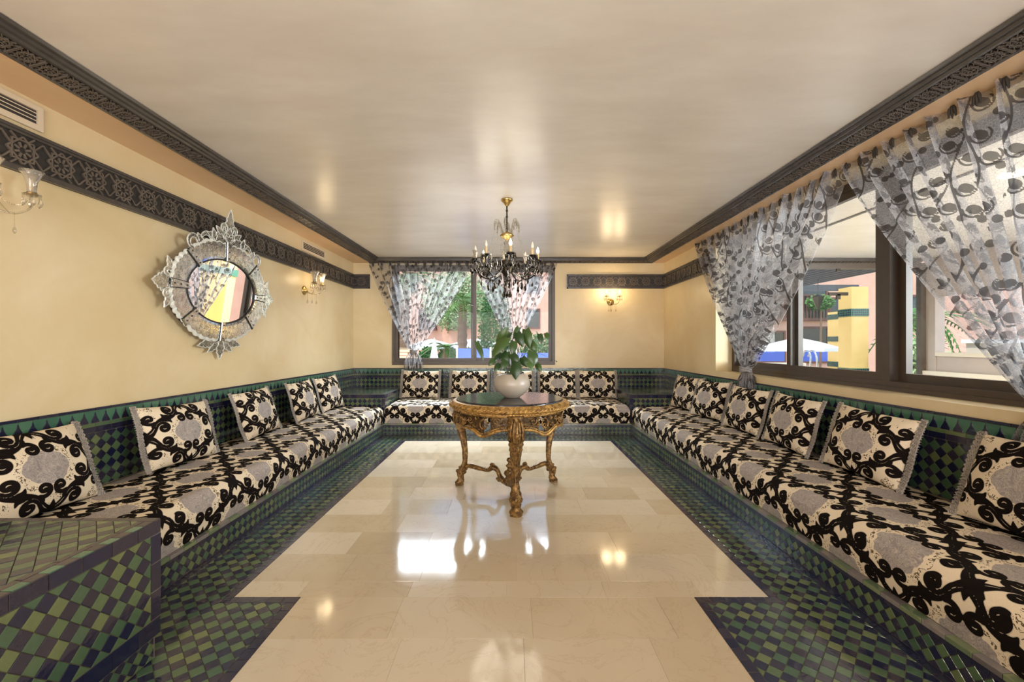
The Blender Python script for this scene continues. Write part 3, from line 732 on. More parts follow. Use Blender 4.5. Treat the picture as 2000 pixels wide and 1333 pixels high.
def grid_mesh(name, P, UV, m, ink=None, pa=None, pb=None, smooth=True):
    """P: (rows, cols, 3)"""
    nr, nc = P.shape[:2]; me = bpy.data.meshes.new(name)
    idx = np.arange(nr * nc).reshape(nr, nc); f = np.stack([idx[:-1, :-1], idx[:-1, 1:], idx[1:, 1:], idx[1:, :-1]], -1).reshape(-1, 4)
    me.vertices.add(nr * nc); me.vertices.foreach_set('co', P.reshape(-1).astype(np.float32))
    me.loops.add(f.size); me.loops.foreach_set('vertex_index', f.reshape(-1).astype(np.int32))
    me.polygons.add(len(f)); me.polygons.foreach_set('loop_start', np.arange(0, f.size, 4, dtype=np.int32))
    me.update(calc_edges=True)
    uv = me.uv_layers.new(name='UVMap'); uv.data.foreach_set('uv', UV.reshape(-1, 2)[f.reshape(-1)].reshape(-1).astype(np.float32))
    for nm, A in (('ink', ink), ('pa', pa), ('pb', pb)):
        if A is not None:
            at = me.attributes.new(nm, 'FLOAT', 'POINT'); at.data.foreach_set('value', A.reshape(-1).astype(np.float32))
    me.materials.append(m)
    if smooth: me.polygons.foreach_set('use_smooth', [True] * len(me.polygons))
    me.validate(); return me
def damask_attrs(U, V):
    a = tri(U, LX); b_ = tri(V, LY); return samp(GD, a, b_, LX, LY), a, b_

def fnoise(U, V, sc, seed):
    r = np.random.RandomState(seed); out = np.zeros_like(U)
    for k in range(7):
        a = r.uniform(0, 2 * pi); f = sc * r.uniform(.5, 1.8); out += np.sin((U * math.cos(a) + V * math.sin(a)) * f + r.uniform(0, 6)) / 3
    return out
def mattress(name, label, O, A, C, L, D, z0, z1, u0, flip=False):
    """O: back corner at wall; A along; C towards the room"""
    O = Vector(O); A = Vector(A); C = Vector(C); Hh = z1 - z0; r = .055; st = .0056
    U = np.arange(-Hh, L + Hh + st, st); V = np.arange(0, D + Hh + st, st); UU, VV = np.meshgrid(U, V)
    def wrap(s, L_, two):
        drop = np.zeros_like(s); pos = s.copy()
        e = s - (L_ - r)                       # far end
        q = np.clip(e / (r * pi / 2), 0, 1) * pi / 2
        pos = np.where(e > 0, L_ - r + r * np.sin(q), pos); drop = np.where(e > 0, r * (1 - np.cos(q)) + np.clip(e - r * pi / 2, 0, None), drop)
        if two:
            e = r - s; q = np.clip(e / (r * pi / 2), 0, 1) * pi / 2
            pos = np.where(e > 0, r - r * np.sin(q), pos); drop = np.where(e > 0, r * (1 - np.cos(q)) + np.clip(e - r * pi / 2, 0, None), drop)
        return pos, np.clip(drop, 0, Hh)
    pu, du = wrap(UU, L, True); pv, dv = wrap(VV, D, False)
    drop = np.minimum(np.maximum(du, dv) + .35 * np.minimum(du, dv) * (np.maximum(du, dv) < r), Hh)
    puff = fnoise(pu, pv, 9, 3) * .0045 + .010 * np.sin(np.clip(pv / D, 0, 1) * pi)
    z = z1 - drop + puff * (drop < .02) * np.clip(1 - drop / .02, 0, 1)
    bulge = .014 * np.sin(np.clip(drop / Hh, 0, 1) * pi)
    fv = np.where(dv > r * .6, bulge + fnoise(pu, drop, 14, 5) * .003, 0)
    X = np.zeros(UU.shape + (3,))
    for i in range(3): X[..., i] = O[i] + A[i] * pu + C[i] * (pv + fv)
    X[..., 2] = z
    Ve = VV - (D - r + r * pi / 4)
    ink, pa, pb = damask_attrs(UU - u0, Ve)
    me = grid_mesh(name, X, np.stack([UU, VV], -1), M_DAMASK, ink, pa, pb)
    if Vector(A).cross(Vector(C)).z < 0: me.flip_normals()
    o = bpy.data.objects.new(name, me); link(o, None, label, 'mattress', 'damask bench mattresses')
    b = MB(); bx = O + A * .01 + C * .0; ex = O + A * (L - .01) + C * (D - .012)
    b.box((min(bx.x, ex.x), min(bx.y, ex.y), z0), (max(bx.x, ex.x), max(bx.y, ex.y), z0 + .02)); b.build('underside', M_TAB, o)
    return o
mattress('mattress', 'long black and cream damask bench mattress along the left wall', (XL + .035, 1.70, 0), (0, 1, 0), (1, 0, 0), 3.96, .71, .152, .372, .10)
mattress('mattress', 'long black and cream damask bench mattress below the right window', (XR - .035, 1.0, 0), (0, 1, 0), (-1, 0, 0), 4.66, .725, .152, .372, .22)
mattress('mattress', 'damask bench mattress below the back window, behind the gilt table', (TOE_L + .01, YB - .035, 0), (1, 0, 0), (0, -1, 0), TOE_R - TOE_L - .02, .91, .152, .385, -.145)

# cushions
CWH, CHH = .275, .21
def cushion_meshes():
    nx, ny = 171, 131; U, V = np.meshgrid(np.linspace(-1, 1, nx), np.linspace(-1, 1, ny)); out = []
    prof = np.maximum(0, 1 - np.abs(U) ** 2.6) ** .52 * np.maximum(0, 1 - np.abs(V) ** 2.6) ** .52
    pin = 1 - .035 * (1 - V ** 2) * np.abs(U) ** 3; pin2 = 1 - .05 * (1 - U ** 2) * np.abs(V) ** 3
    x = U * CWH * pin; y = V * CHH * pin2
    for s_, T in ((1, .075), (-1, .06)):
        z = s_ * (T * prof + .004 * fnoise(x, y, 30, 8) * prof)
        ink, pa, pb = damask_attrs(U * CWH * 1.0, V * CHH * 1.06); pa = np.minimum(pa, .20); pb = np.minimum(pb, .125)
        me = grid_mesh('cushion', np.stack([x, y, z], -1), np.stack([x + .3, y + .3], -1), M_DAMASK if s_ > 0 else M_TAB, ink, pa, pb)
        if s_ < 0: me.flip_normals()
        out.append(me)
    return out
me_front, me_back = cushion_meshes()
def fringe_mesh(sx):
    b = MB()
    for k, (dx, r) in enumerate(((.004, .006), (.014, .0045), (.023, .0045), (.032, .005))):
        pts = []
        for i in range(61):
            t = i / 60 * 2 - 1; w_ = .0035 * math.sin(i * 1.9 + k * 1.3)
            pts.append((sx * (CWH * (1 - .0 * t * t) - .004 + dx + w_), t * (CHH + .012), .003 * math.cos(i * 1.9 + k) + .006 * math.sin(t * 4)))
        b.tube(pts, r, 5)
    for i in range(30): # cross loops
        t = (i + .5) / 30 * 2 - 1; y = t * (CHH + .008)
        b.tube([(sx * (CWH - .006), y - .003, 0), (sx * (CWH + .012), y + .004, .006), (sx * (CWH + .036), y, 0)], .0028, 4, False)
    return b.mesh('fringe', M_BRAID, True)
fr_l, fr_r = fringe_mesh(-1), fringe_mesh(1)
cush0 = None
def cushion(label, wall, t, lean=17, yaw=0, roll=0, db=.215, zb=.388, group=None):
    n = {'L': Vector((1, 0, 0)), 'R': Vector((-1, 0, 0)), 'B': Vector((0, -1, 0))}[wall]
    base_ = {'L': Vector((XL, t, zb)), 'R': Vector((XR, t, zb)), 'B': Vector((t, YB, zb))}[wall] + n * db
    n = Matrix.Rotation(math.radians(yaw), 3, 'Z') @ n; Z = Vector((0, 0, 1)); th = math.radians(lean)
    V = Z * math.cos(th) - n * math.sin(th); N = n * math.cos(th) + Z * math.sin(th); U = V.cross(N)
    M = frame(base_ + V * (CHH + .004), U, V, N) @ Matrix.Rotation(math.radians(roll), 4, 'Z')
    global cush0
    if cush0 is None:
        o = bpy.data.objects.new('cushion', me_front); link(o); cush0 = o
        for nm, me in (('back_cover', me_back), ('fringe', fr_l), ('fringe', fr_r)): link(bpy.data.objects.new(nm, me), o)
    else: o = dup(cush0)
    o.matrix_basis = M; tag(o, label, 'cushion', group)
gL, gR, gB = 'damask cushions on the left bench', 'damask cushions on the right bench', 'damask cushions on the back bench'
for t, lab, yw, ro, le in ((2.06, 'damask cushion on the left bench nearest the green tiled block', 4, -2, 20), (2.95, 'damask cushion on the left bench, second from the green tiled block', -3, -3, 17),
        (3.86, 'damask cushion on the left bench standing alone below the round mirror', 2, 1, 18), (4.70, 'damask cushion on the left bench, front one of the close pair near the far corner', 3, 0, 16), (5.36, 'damask cushion on the left bench, last before the corner block', -2, 1, 16)):
    cushion(lab, 'L', t, le, yw, ro, group=gL)
for t, lab, yw, ro, le in ((1.80, 'damask cushion on the right bench cut off by the edge of the photo', -3, 2, 21), (2.64, 'damask cushion on the right bench below the window mullion, second from the near end', 2, -2, 17),
        (3.36, 'damask cushion on the right bench, third counted from the near end', -2, -1, 16), (4.02, 'damask cushion on the right bench just in front of the knotted curtain tail', 3, 0, 17), (4.74, 'damask cushion on the right bench, second from the far corner block', 9, 2, 17), (5.36, 'damask cushion on the right bench, last before the corner block', 9, 0, 16)):
    cushion(lab, 'R', t, le, yw, ro, group=gR)
for t, lab in ((-1.40, 'damask cushion on the back bench below the left curtain knot'), (-.655, 'damask cushion on the back bench, left of the white flower pot'), (.035, 'damask cushion on the back bench hidden behind the flower pot'),
        (.70, 'damask cushion on the back bench, right of the flower pot'), (1.305, 'damask cushion on the back bench beside the right corner block')):
    cushion(lab, 'B', t, 15, R.uniform(-2, 2), R.uniform(-1, 1), .22, .397, gB)

# ------------------------------------------------------------------ curtains
def curtain(name, label, A, B, T, zt, n, folds, seed, tw=.12, tabs=14, group='sheer curtains with a vine print'):
    """A,B: top corners; T: tie point; zt: lower end of the tail; n: direction into the room"""
    A = Vector(A); B = Vector(B); T = Vector(T); n = Vector(n); D = (B - A); W = D.length; D.normalize(); rr = random.Random(seed)
    z0 = A.z; top = z0 - T.z; tail = T.z - zt; nu = int(W * 1.45 / .0062); nv1 = int(top / .0078); nv2 = max(8, int(tail / .014)); nv = nv1 + nv2
    U, V = np.meshgrid(np.linspace(0, 1, nu + 1), np.linspace(0, 1, nv + 1)); k = nv1 / nv
    v1 = np.clip(V / k, 0, 1); v2 = np.clip((V - k) / (1 - k), 0, 1)
    h = v1 ** 1.15; h = h * (1 - .0) ; wob = .35 * np.sin(U * 9 + seed) + .25 * np.sin(U * 23 + seed * 2)
    ph = 2 * pi * folds * U + wob * 2
    ta = (T - A).dot(D)
    along = (U * W) * (1 - h) + (ta + (U - .5) * tw) * h
    # edges of the cloth sag outwards a little before they are caught
    along += .03 * np.sin(v1 * pi) * np.sin(U * 2 * pi) * (v2 == 0)
    amp = (.030 * (1 - h) + .030 * h * (1 - h) * 4 * .6 + .016) * (1 + .25 * np.sin(U * 31 + seed))
    out = amp * np.sin(ph) + .030 * h * np.sin(U * pi) + .012 * (1 - v1) * np.sin(2 * ph)
    sway = .014 * np.cos(ph) * (1 - h * .5)
    z = z0 - v1 * top
    fl = np.sin(np.clip(v2 * 1.25, 0, 1) * pi / 2)
    along = along * 1 + sway + (v2 > 0) * (U - .5) * fl * .16
    out = out + fl * (.018 * np.sin(ph * .6) - .0)
    z = z - v2 * tail - .02 * v2 * np.sin(U * 14)
    pinch = np.exp(-((V - k) / .018) ** 2); out = out * (1 - .4 * pinch); along = along * 1 + (-(U - .5) * tw * .35 * pinch)
    dn = (T - A).dot(n)
    out = out + dn * h
    X = np.zeros(U.shape + (3,))
    for i in range(3): X[..., i] = A[i] + D[i] * along + n[i] * out
    X[..., 2] = z + 0
    rw = int(nv1 * .3); seg = np.sqrt(np.diff(along[rw]) ** 2 + np.diff(out[rw]) ** 2); cl_ = np.concatenate([[0], np.cumsum(seg)])
    Wc = cl_[-1] * W / max(.3, along[rw][-1] - along[rw][0]); cc = np.clip((along[:, -1] - along[:, 0]) / W, .10, 1) ** .55; cu = (cl_ / cl_[-1] - .5)[None, :] * Wc * cc[:, None] + 5; cv = V * (top + tail) * 1.05
    su, sv = (cu + seed * .07) / 1.32, cv / 1.32; ink = 1.32 * samp(GV, np.mod(su, CW), np.mod(sv + .207 * np.floor(su / CW), CH), CW, CH)
    me = grid_mesh(name, X, np.stack([cu, cv], -1), M_SHEER, ink)
    o = bpy.data.objects.new(name, me); link(o, None, label, 'curtain', group)
    # tie: the cloth itself knotted round the bundle
    b = MB(); c = T + n * .02
    for j in range(3):
        pts = [c + D * ((tw * .36) * math.cos(a)) + n * (.045 * math.sin(a)) + Vector((0, 0, .018 * (j - 1) + .006 * math.sin(3 * a + j))) for a in [2 * pi * i / 20 for i in range(20)]]
        b.tube(pts, .011, 6, closed=True)
    b.build('tie_knot', M_SHEERTIE, o, True)
    # dark knotted tabs under the heading
    tm = None
    for i in range(tabs):
        f_ = (i + .5) / tabs; p = A + D * (W * f_) + n * .012
        if tm is None:
            q = MB()
            for s_ in (-1, 0, 1): q.tube([(s_ * .004, 0, .0), (s_ * .010, .004, -.018), (s_ * .013, .002, -.040), (s_ * .016, 0, -.062 - .008 * (s_ == 0))], [.004, .008, .007, .003], 5)
            tm = q.mesh('tab', M_TAB, True)
        t_ = bpy.data.objects.new('tab', tm); t_.matrix_basis = frame(p, D, n, Vector((0, 0, 1))); t_.rotation_euler.z += rr.uniform(-.3, .3); link(t_, o)
    return o
m, n, L, b = mat('curtain_tie_cloth', (.22, .19, .18), .7); M_SHEERTIE = m
t = nz(n, L, 40, 3, .6, geo(n)); L.new(mixc(n, L, t.outputs[0], (.08, .07, .068), (.48, .45, .44)), b.inputs['Base Color'])
curtain('curtain', 'sheer vine print curtain tied on the left half of the back window', (-2.21, YB - .10, 2.475), (-.62, YB - .10, 2.475), (-1.53, YB - .06, 1.10), .815, (0, -1, 0), 11, 1, .13, 12)
curtain('curtain', 'sheer vine print curtain on the right half of the back window, behind chandelier', (-.64, YB - .10, 2.475), (.69, YB - .10, 2.475), (.02, YB - .06, 1.22), .85, (0, -1, 0), 9, 2, .12, 11)
curtain('curtain', 'sheer vine print curtain knotted at the far end of the right window', (XR - .035, 5.33, 2.487), (XR - .035, 2.98, 2.487), (XR - .02, 4.22, .965), .70, (-1, 0, 0), 15, 3, .15, 19)
curtain('curtain', 'sheer vine print curtain sweeping down to the right edge of the photo', (XR - .035, 3.0, 2.487), (XR - .035, .75, 2.487), (XR - .02, 1.83, .93), .62, (-1, 0, 0), 14, 4, .15, 19)

# ------------------------------------------------------------------ gilt table
TX, TY = -.02, 3.45
tb = thing('side_table', 'round carved gilt table with black marble top in the middle of the floor', 'table', (TX, TY, 0), math.radians(6))
b = MB(); b.lathe([(0, .752), (.425, .752), (.432, .756), (.432, .774), (.427, .780), (0, .780)], 72); b.build('table_top', M_BLKTOP, tb, True, 'black marble disc', sharp=40)
b = MB(); b.lathe([(.40, .700), (.450, .700), (.462, .704), (.462, .712), (.472, .716), (.484, .724), (.486, .734), (.480, .746), (.470, .752), (.466, .762), (.455, .768), (.435, .768), (.430, .752), (.40, .752)], 96); b.build('rim', M_GILTHI, tb, True, sharp=50)
b = MB()
for k in range(2):
    N_ = 90 * 4; pts = [((.482 + .006 * math.cos(45 * 2 * pi * i / N_ + k * pi)) * math.cos(2 * pi * i / N_), (.482 + .006 * math.cos(45 * 2 * pi * i / N_ + k * pi)) * math.sin(2 * pi * i / N_), .735 + .008 * math.sin(45 * 2 * pi * i / N_ + k * pi)) for i in range(N_)]
    b.tube(pts, .0065, 6, closed=True)
for i in range(120):
    a = 2 * pi * i / 120; b.sphere((.463 * math.cos(a), .463 * math.sin(a), .708), .0055, 6, 4)
b.build('braided_moulding', M_GILTHI, tb, True)
def cyl(a, z, r): return (r * math.cos(a), r * math.sin(a), z)
def apron_low(t): # t in 0..1 between two legs: height of the lower edge
    return .592 - .055 * math.exp(-((abs(t - .5) - .25) / .11) ** 2) - .012 * math.exp(-((t - .5) / .08) ** 2)
legA = [math.radians(a) for a in (-90, 30, 150)]
for k in range(3):
    a0 = legA[k] + .11; a1 = legA[k] + 2 * pi / 3 - .11; b = MB(); nseg = 40
    vs = []; fs = []
    for i in range(nseg + 1):
        t = i / nseg; a = a0 + (a1 - a0) * t; zl = apron_low(t) + .018
        for r, z in ((.418, .70), (.418, zl), (.408, zl), (.408, .70)): vs.append(cyl(a, z, r))
    # pierced back panel: leave openings
    for i in range(nseg):
        t = (i + .5) / nseg
        if abs(abs(t - .5) - .29) < .035: continue
        for j in range(4): p = i * 4 + j; q = i * 4 + (j + 1) % 4; fs.append((p, q, q + 4, p + 4))
    b.add(vs, fs); ap = b.build('apron', M_GILTLO, tb); bm_fix(ap.data)
    b = MB()
    low = [cyl(a0 + (a1 - a0) * i / 60, apron_low(i / 60) + .006, .428) for i in range(61)]; b.tube(low, .011, 7)
    low = [cyl(a0 + (a1 - a0) * i / 60, apron_low(i / 60) + .024, .426) for i in range(61)]; b.tube(low, .005, 5)
    b.tube([cyl(a0 + (a1 - a0) * i / 40, .694, .428) for i in range(41)], .009, 6)
    b.build('apron_moulding', M_GILTHI, ap, True)
    b = MB(); rr = random.Random(40 + k)
    def sp(ta, z, r0, turns, st, w_=.0065, rad=.430):
        pts = []
        for i in range(26):
            q = i / 25; r = r0 * (1 - .82 * q); an = math.radians(st) + turns * 2 * pi * q
            pts.append(cyl(a0 + (a1 - a0) * ta + r * math.cos(an) / .43, z + r * math.sin(an), rad + .006 * q))
        b.tube(pts, [w_ * (1 - .3 * i / 25) for i in range(26)], 6)
    for s_ in (-1, 1):
        c = .5
        sp(c + s_ * .27, .625, .046, s_ * .92, 90, .0085); sp(c + s_ * .27, .625, .030, -s_ * .9, 90, .005)
        sp(c + s_ * .11, .655, .026, -s_ * 1.1, -60, .006); sp(c + s_ * .39, .655, .028, s_ * 1.1, 30, .006)
        sp(c + s_ * .19, .672, .018, s_ * 1.1, 0, .005); sp(c + s_ * .445, .61, .022, -s_ * 1.0, 200, .005)
        sp(c + s_ * .16, .608, .017, s_ * 1.2, 120, .005); sp(c + s_ * .34, .678, .014, -s_ * 1.2, 60, .004)
        for j in range(5): # acanthus fan
            an = math.radians(90 + s_ * (j - 2) * 24); b.tube([cyl(a0 + (a1 - a0) * (c + s_ * .035) + q * .045 * math.cos(an) / .43, .618 + q * .055 * math.sin(an), .428 + .012 * math.sin(q * pi)) for q in (0, .35, .7, 1)], [.005, .007, .006, .002], 5)
    for j in range(7):
        an = math.radians(90 + (j - 3) * 22); b.tube([cyl(a0 + (a1 - a0) * .5 + q * .05 * math.cos(an) / .43, .600 + q * .07 * math.sin(an), .430 + .016 * math.sin(q * pi)) for q in (0, .35, .7, 1)], [.006, .008, .007, .002], 5)
    for j in range(34):
        t = rr.uniform(.04, .96); b.sphere(cyl(a0 + (a1 - a0) * t, rr.uniform(apron_low(t) + .03, .685), .424), rr.uniform(.005, .010), 6, 4)
    b.build('apron_scrolls', M_GILT, ap, True)
prof = [(.440, .700, .048), (.455, .66, .052), (.470, .615, .055), (.476, .57, .054), (.470, .52, .047), (.455, .46, .040), (.435, .39, .033), (.422, .32, .027), (.418, .25, .024), (.426, .19, .026), (.444, .145, .034), (.462, .115, .040), (.468, .085, .034), (.462, .055, .030), (.470, .030, .040), (.478, .018, .042), (.478, .0, .040)]
def leg_mesh(seed):
    P = catmull([(r, 0, z) for r, z, w_ in prof], 5); Wd = catmull([(w_, 0, 0) for r, z, w_ in prof], 5); rr = random.Random(seed)
    b = MB(); n = 20; vs = []
    for i, (p, w_) in enumerate(zip(P, Wd)):
        for j in range(n):
            a = 2 * pi * j / n; q = w_.x * (1 + .10 * math.cos(4 * a)) ; carve = .09 * math.sin(p.z * 160 + math.sin(3 * a) * 3) * (1 if p.z > .42 or p.z < .2 else .25) + .06 * math.cos(8 * a)
            q *= 1 + carve; vs.append((p.x + q * math.cos(a) * .85, q * math.sin(a), max(0, p.z)))
    k = len(P); fs = [(i * n + j, (i + 1) * n + j, (i + 1) * n + (j + 1) % n, i * n + (j + 1) % n) for i in range(k - 1) for j in range(n)]
    fs += [tuple(range(n)), tuple((k - 1) * n + j for j in reversed(range(n)))]; b.add(vs, fs)
    # corner block, knee leaf ribs, shell and side volutes
    b.box((.405, -.048, .610), (.447, .048, .702))
    for j in range(5):
        y = (j - 2) * .020; b.tube([(.468 + .014, y * .5, .69), (.505, y * .9, .655), (.530 - abs(y) * .5, y * 1.1, .60), (.530 - abs(y) * .6, y, .545), (.505 - abs(y) * .4, y * .4, .50)], [.004, .008, .0095, .008, .003], 6)
    for s_ in (-1, 1):
        for (cx, cz, r0, w_) in ((.478, .615, .034, .009), (.482, .545, .024, .007), (.455, .105, .024, .008)):
            pts = [(cx + r0 * (1 - .8 * q) * math.cos(2 * pi * 1.2 * q + 1), s_ * (.045 if cz > .3 else .034) + s_ * .008 * q, cz + r0 * (1 - .8 * q) * math.sin(2 * pi * 1.2 * q + 1)) for q in [i / 20 for i in range(21)]]
            b.tube(pts, w_, 6)
        b.tube([(.496, s_ * .012, .50), (.479, s_ * .014, .44), (.456, s_ * .012, .38), (.440, s_ * .010, .30), (.436, s_ * .008, .22)], .005, 5)
    for z, x, r in ((.575, .535, .020), (.53, .522, .013), (.485, .503, .012), (.115, .505, .016), (.15, .482, .012)):
        b.sphere((x - .008, 0, z), r, 8, 6)
    return b.mesh('leg', M_GILT, True)
lm = leg_mesh(1)
for a in legA:
    o = bpy.data.objects.new('leg', lm); o.rotation_euler.z = a; link(o, tb)
def stretcher_mesh():
    b = MB(); P = catmull([(.430, 0, .165), (.36, 0, .175), (.28, 0, .165), (.20, 0, .158), (.155, 0, .185), (.115, 0, .170), (.085, 0, .115), (.05, 0, .085), (.0, 0, .085)], 6)
    n = len(P); b.tube(P, [.017 + .006 * math.sin(i / n * 3 * pi) ** 2 for i in range(n)], 10, sx=1, sy=1.25)
    for i in range(4, n - 6, 2):
        p = P[i]
        for s_ in (-1, 1): b.tube([(p.x + .006, s_ * .004, p.z + .018), (p.x, s_ * .018, p.z + .010), (p.x - .010, s_ * .026, p.z - .006)], [.003, .005, .002], 4)
    for c, r0 in (((.155, .200), .020), ((.10, .09), .018), ((.415, .15), .022)):
        b.tube([(c[0] + r0 * (1 - .8 * q) * math.cos(2 * pi * 1.2 * q), 0, c[1] + r0 * (1 - .8 * q) * math.sin(2 * pi * 1.2 * q)) for q in [i / 18 for i in range(19)]], .009, 6)
    return b.mesh('stretcher', M_GILT, True)
sm = stretcher_mesh()
for a in legA:
    o = bpy.data.objects.new('stretcher', sm); o.rotation_euler.z = a; link(o, tb)
b = MB(); b.lathe([(0, .045), (.02, .05), (.045, .065), (.055, .085), (.05, .105), (.035, .115), (.028, .13), (.040, .145), (.044, .16), (.038, .175), (.020, .185), (.016, .20), (.028, .212), (.030, .222), (.016, .232), (.012, .245), (.021, .256), (.024, .268), (.018, .281), (0, .288)], 20, fr=lambda a, z: 1 + .06 * math.cos(8 * a))
b.build('finial', M_GILT, tb, True)

# ------------------------------------------------------------------ flower pot
pl = thing('potted_plant', 'leafy green houseplant in a rounded cream pot on the gilt table', 'plant', (0, TY, .780))
b = MB(); b.lathe([(0, 0), (.060, 0), (.066, .004), (.100, .030), (.132, .062), (.148, .096), (.149, .118), (.142, .150), (.125, .178), (.104, .193), (.097, .195), (.094, .190), (.120, .165), (.13, .12), (.11, .10), (0, .10)], 48); b.build('pot', M_POT, pl, True)
b = MB(); b.lathe([(0, .150), (.06, .152), (.128, .146)], 24); b.build('soil', M_SOIL, pl, True)
def px2(x, y, dy=0):
    Y = TY + dy; return Vector(((x - 1000) * Y / F, dy, H - .780 - (y - 672) * Y / F))
def leaf(base_, tip, w_, seed, face=None):
    rr = random.Random(seed); d = tip - base_; Ln = d.length; d.normalize(); f = Vector((rr.uniform(-.5, .5), -1, rr.uniform(-.1, .6))) if face is None else Vector(face)
    s_ = d.cross(f).normalized(); n_ = s_.cross(d); vs = []; rows = 9
    for i in range(rows):
        t = i / (rows - 1); wd = w_ * (math.sin(pi * min(1, t * .9 + .12) ** .8) ** .8) * (1 if t < .97 else 0)
        back = -.10 * Ln if i == 0 else 0
        for j in (-2, -1, 0, 1, 2):
            q = j / 2; vs.append(base_ + d * (Ln * t + (back * abs(q))) + s_ * (wd * q) + n_ * (-.25 * wd * q * q + .10 * Ln * math.sin(t * pi)))
    fs = [(i * 5 + j, i * 5 + j + 1, (i + 1) * 5 + j + 1, (i + 1) * 5 + j) for i in range(rows - 1) for j in range(4)]
    b = MB(); b.add(vs, fs); return b.build('leaf', M_LEAF, pl, True)
LV = [(975, 668, 991, 638, 13, .0), (990, 660, 961, 699, 17, -.05), (931, 668, 944, 707, 9, -.02), (1010, 650, 1022, 679, 13, -.03), (1027, 644, 1035, 681, 15, .02), (1004, 667, 1000, 694, 12, -.06),
      (1040, 686, 1042, 717, 17, -.03), (990, 688, 983, 713, 13, -.04), (1008, 708, 1007, 743, 16, -.145), (967, 701, 954, 716, 9, .03), (1054, 653, 1058, 673, 9, .05), (1066, 651, 1073, 665, 8, .08), (975, 711, 966, 727, 9, -.02),
      (1048, 711, 1058, 727, 9, .02), (1020, 699, 1030, 718, 12, -.07), (1013, 640, 1001, 664, 10, .06), (1035, 667, 1048, 690, 12, .06), (978, 690, 966, 707, 10, .05), (1000, 692, 1013, 712, 12, -.09), (989, 705, 979, 724, 11, -.08), (1030, 704, 1040, 726, 10, -.08), (996, 650, 984, 668, 10, .08)]
b = MB()
for i, (x0, y0, x1, y1, wd, dy) in enumerate(LV):
    B_ = px2(x0, y0, dy); leaf(B_, px2(x1, y1, dy - .03), wd * TY / F * .68, i)
    root = Vector(((R.random() - .5) * .06, (R.random() - .5) * .05, .15)); mid = Vector((root.x * .3 + B_.x * .7, root.y * .4 + B_.y * .6, max(root.z, B_.z) * .75 + .07))
    b.tube(catmull([root, (root + mid) / 2 + Vector((0, 0, .03)), mid, B_], 4), .0022, 5)
b.build('stem', M_LEAF, pl, True)
b = MB(); b.tube(catmull([(.02, 0, .15), (.15, .03, .36), (.25, .04, .35), (.37, .05, .295)], 5), .0016, 4); b.sphere((.372, .05, .292), .006, 6, 4); b.build('runner_stem', M_LEAF, pl, True)
#PART4
# ------------------------------------------------------------------ lamps
def drop(b, c, s):
    """faceted pear drop hanging from c"""
    b.lathe([(0, 0), (.0022 * s, -.001), (.003 * s, -.006 * s), (.007 * s, -.018 * s), (.0085 * s, -.026 * s), (.004 * s, -.036 * s), (0, -.040 * s)], 6, c)
def beads(b, p, q, sag, n, r=.0038):
    p = Vector(p); q = Vector(q)
    for i in range(n + 1):
        t = i / n; c = p.lerp(q, t) - Vector((0, 0, sag * 4 * t * (1 - t))); b.sphere(c, r, 5, 3)
def flame_bulb(parent, c, lit, s=1):
    b = MB(); b.lathe([(.001, 0), (.006 * s, .001), (.011 * s, .014 * s), (.011 * s, .024 * s), (.006 * s, .042 * s), (.0005, .056 * s)], 10, c)
    b.build('bulb', M_BULB if lit else M_BULBOFF, parent, True)
CHX, CHY = -.047, 3.88
ch = thing('chandelier', 'crystal chandelier with a dark bowl and candle bulbs hanging from the ceiling', 'chandelier', (CHX, CHY, 2.555))
def zz(y): return H + (672 - y) * CHY / F - 2.555
b = MB(); b.lathe([(.001, 0), (.052, 0), (.055, -.008), (.05, -.018), (.034, -.03), (.024, -.045), (.02, -.055), (.012, -.062), (.001, -.062)], 20); b.build('canopy', M_BRASS, ch, True)
b = MB(); b.tube([(0, 0, -.055), (0, 0, zz(457))], .007, 8)
for y in (412, 424, 436, 447): b.sphere((0, 0, zz(y)), .012, 8, 6)
b.build('rod', M_DARKMET, ch, True)
b = MB(); b.lathe([(.001, zz(453)), (.018, zz(454)), (.045, zz(457)), (.062, zz(460)), (.050, zz(463)), (.028, zz(467)), (.012, zz(470)), (.001, zz(470))], 20, fr=lambda a, z: 1 + .08 * math.cos(10 * a)); b.build('upper_bowl', M_BRASS, ch, True)
for k in range(6):
    a = 2 * pi * k / 6 + .35; b = MB()
    P = catmull([(.03 * math.cos(a), .03 * math.sin(a), zz(458)), (.06 * math.cos(a), .06 * math.sin(a), zz(445)), (.085 * math.cos(a), .085 * math.sin(a), zz(432)), (.115 * math.cos(a), .115 * math.sin(a), zz(434)), (.120 * math.cos(a), .120 * math.sin(a), zz(446))], 5)
    b.tube(P, .006, 6)
    for i in range(4, len(P), 3): drop(b, P[i] - Vector((0, 0, .004)), 1.0)
    b.build('upper_crystal_arm', M_CRYS, ch, True)
    b = MB(); beads(b, (.10 * math.cos(a), .10 * math.sin(a), zz(436)), (.20 * math.cos(a), .20 * math.sin(a), zz(503)), .035, 24, .0045)
    beads(b, (.055 * math.cos(a), .055 * math.sin(a), zz(462)), (.065 * math.cos(a), .065 * math.sin(a), zz(508)), 0.0, 14, .005); b.build('bead_string', M_CRYS, ch, True, kind='stuff')
b = MB(); b.lathe([(.001, zz(468)), (.018, zz(469)), (.030, zz(474)), (.022, zz(479)), (.036, zz(486)), (.044, zz(492)), (.030, zz(499)), (.040, zz(505)), (.050, zz(510)), (.001, zz(511))], 10); b.build('crystal_column', M_CRYS, ch)
b = MB(); b.lathe([(.001, zz(509)), (.060, zz(510)), (.068, zz(514)), (.060, zz(518)), (.050, zz(521)), (.056, zz(526)), (.050, zz(533)), (.030, zz(539)), (.014, zz(542)), (.018, zz(545)), (.008, zz(549)), (.001, zz(553))], 20); b.build('lower_bowl', M_DARKMET, ch, True)
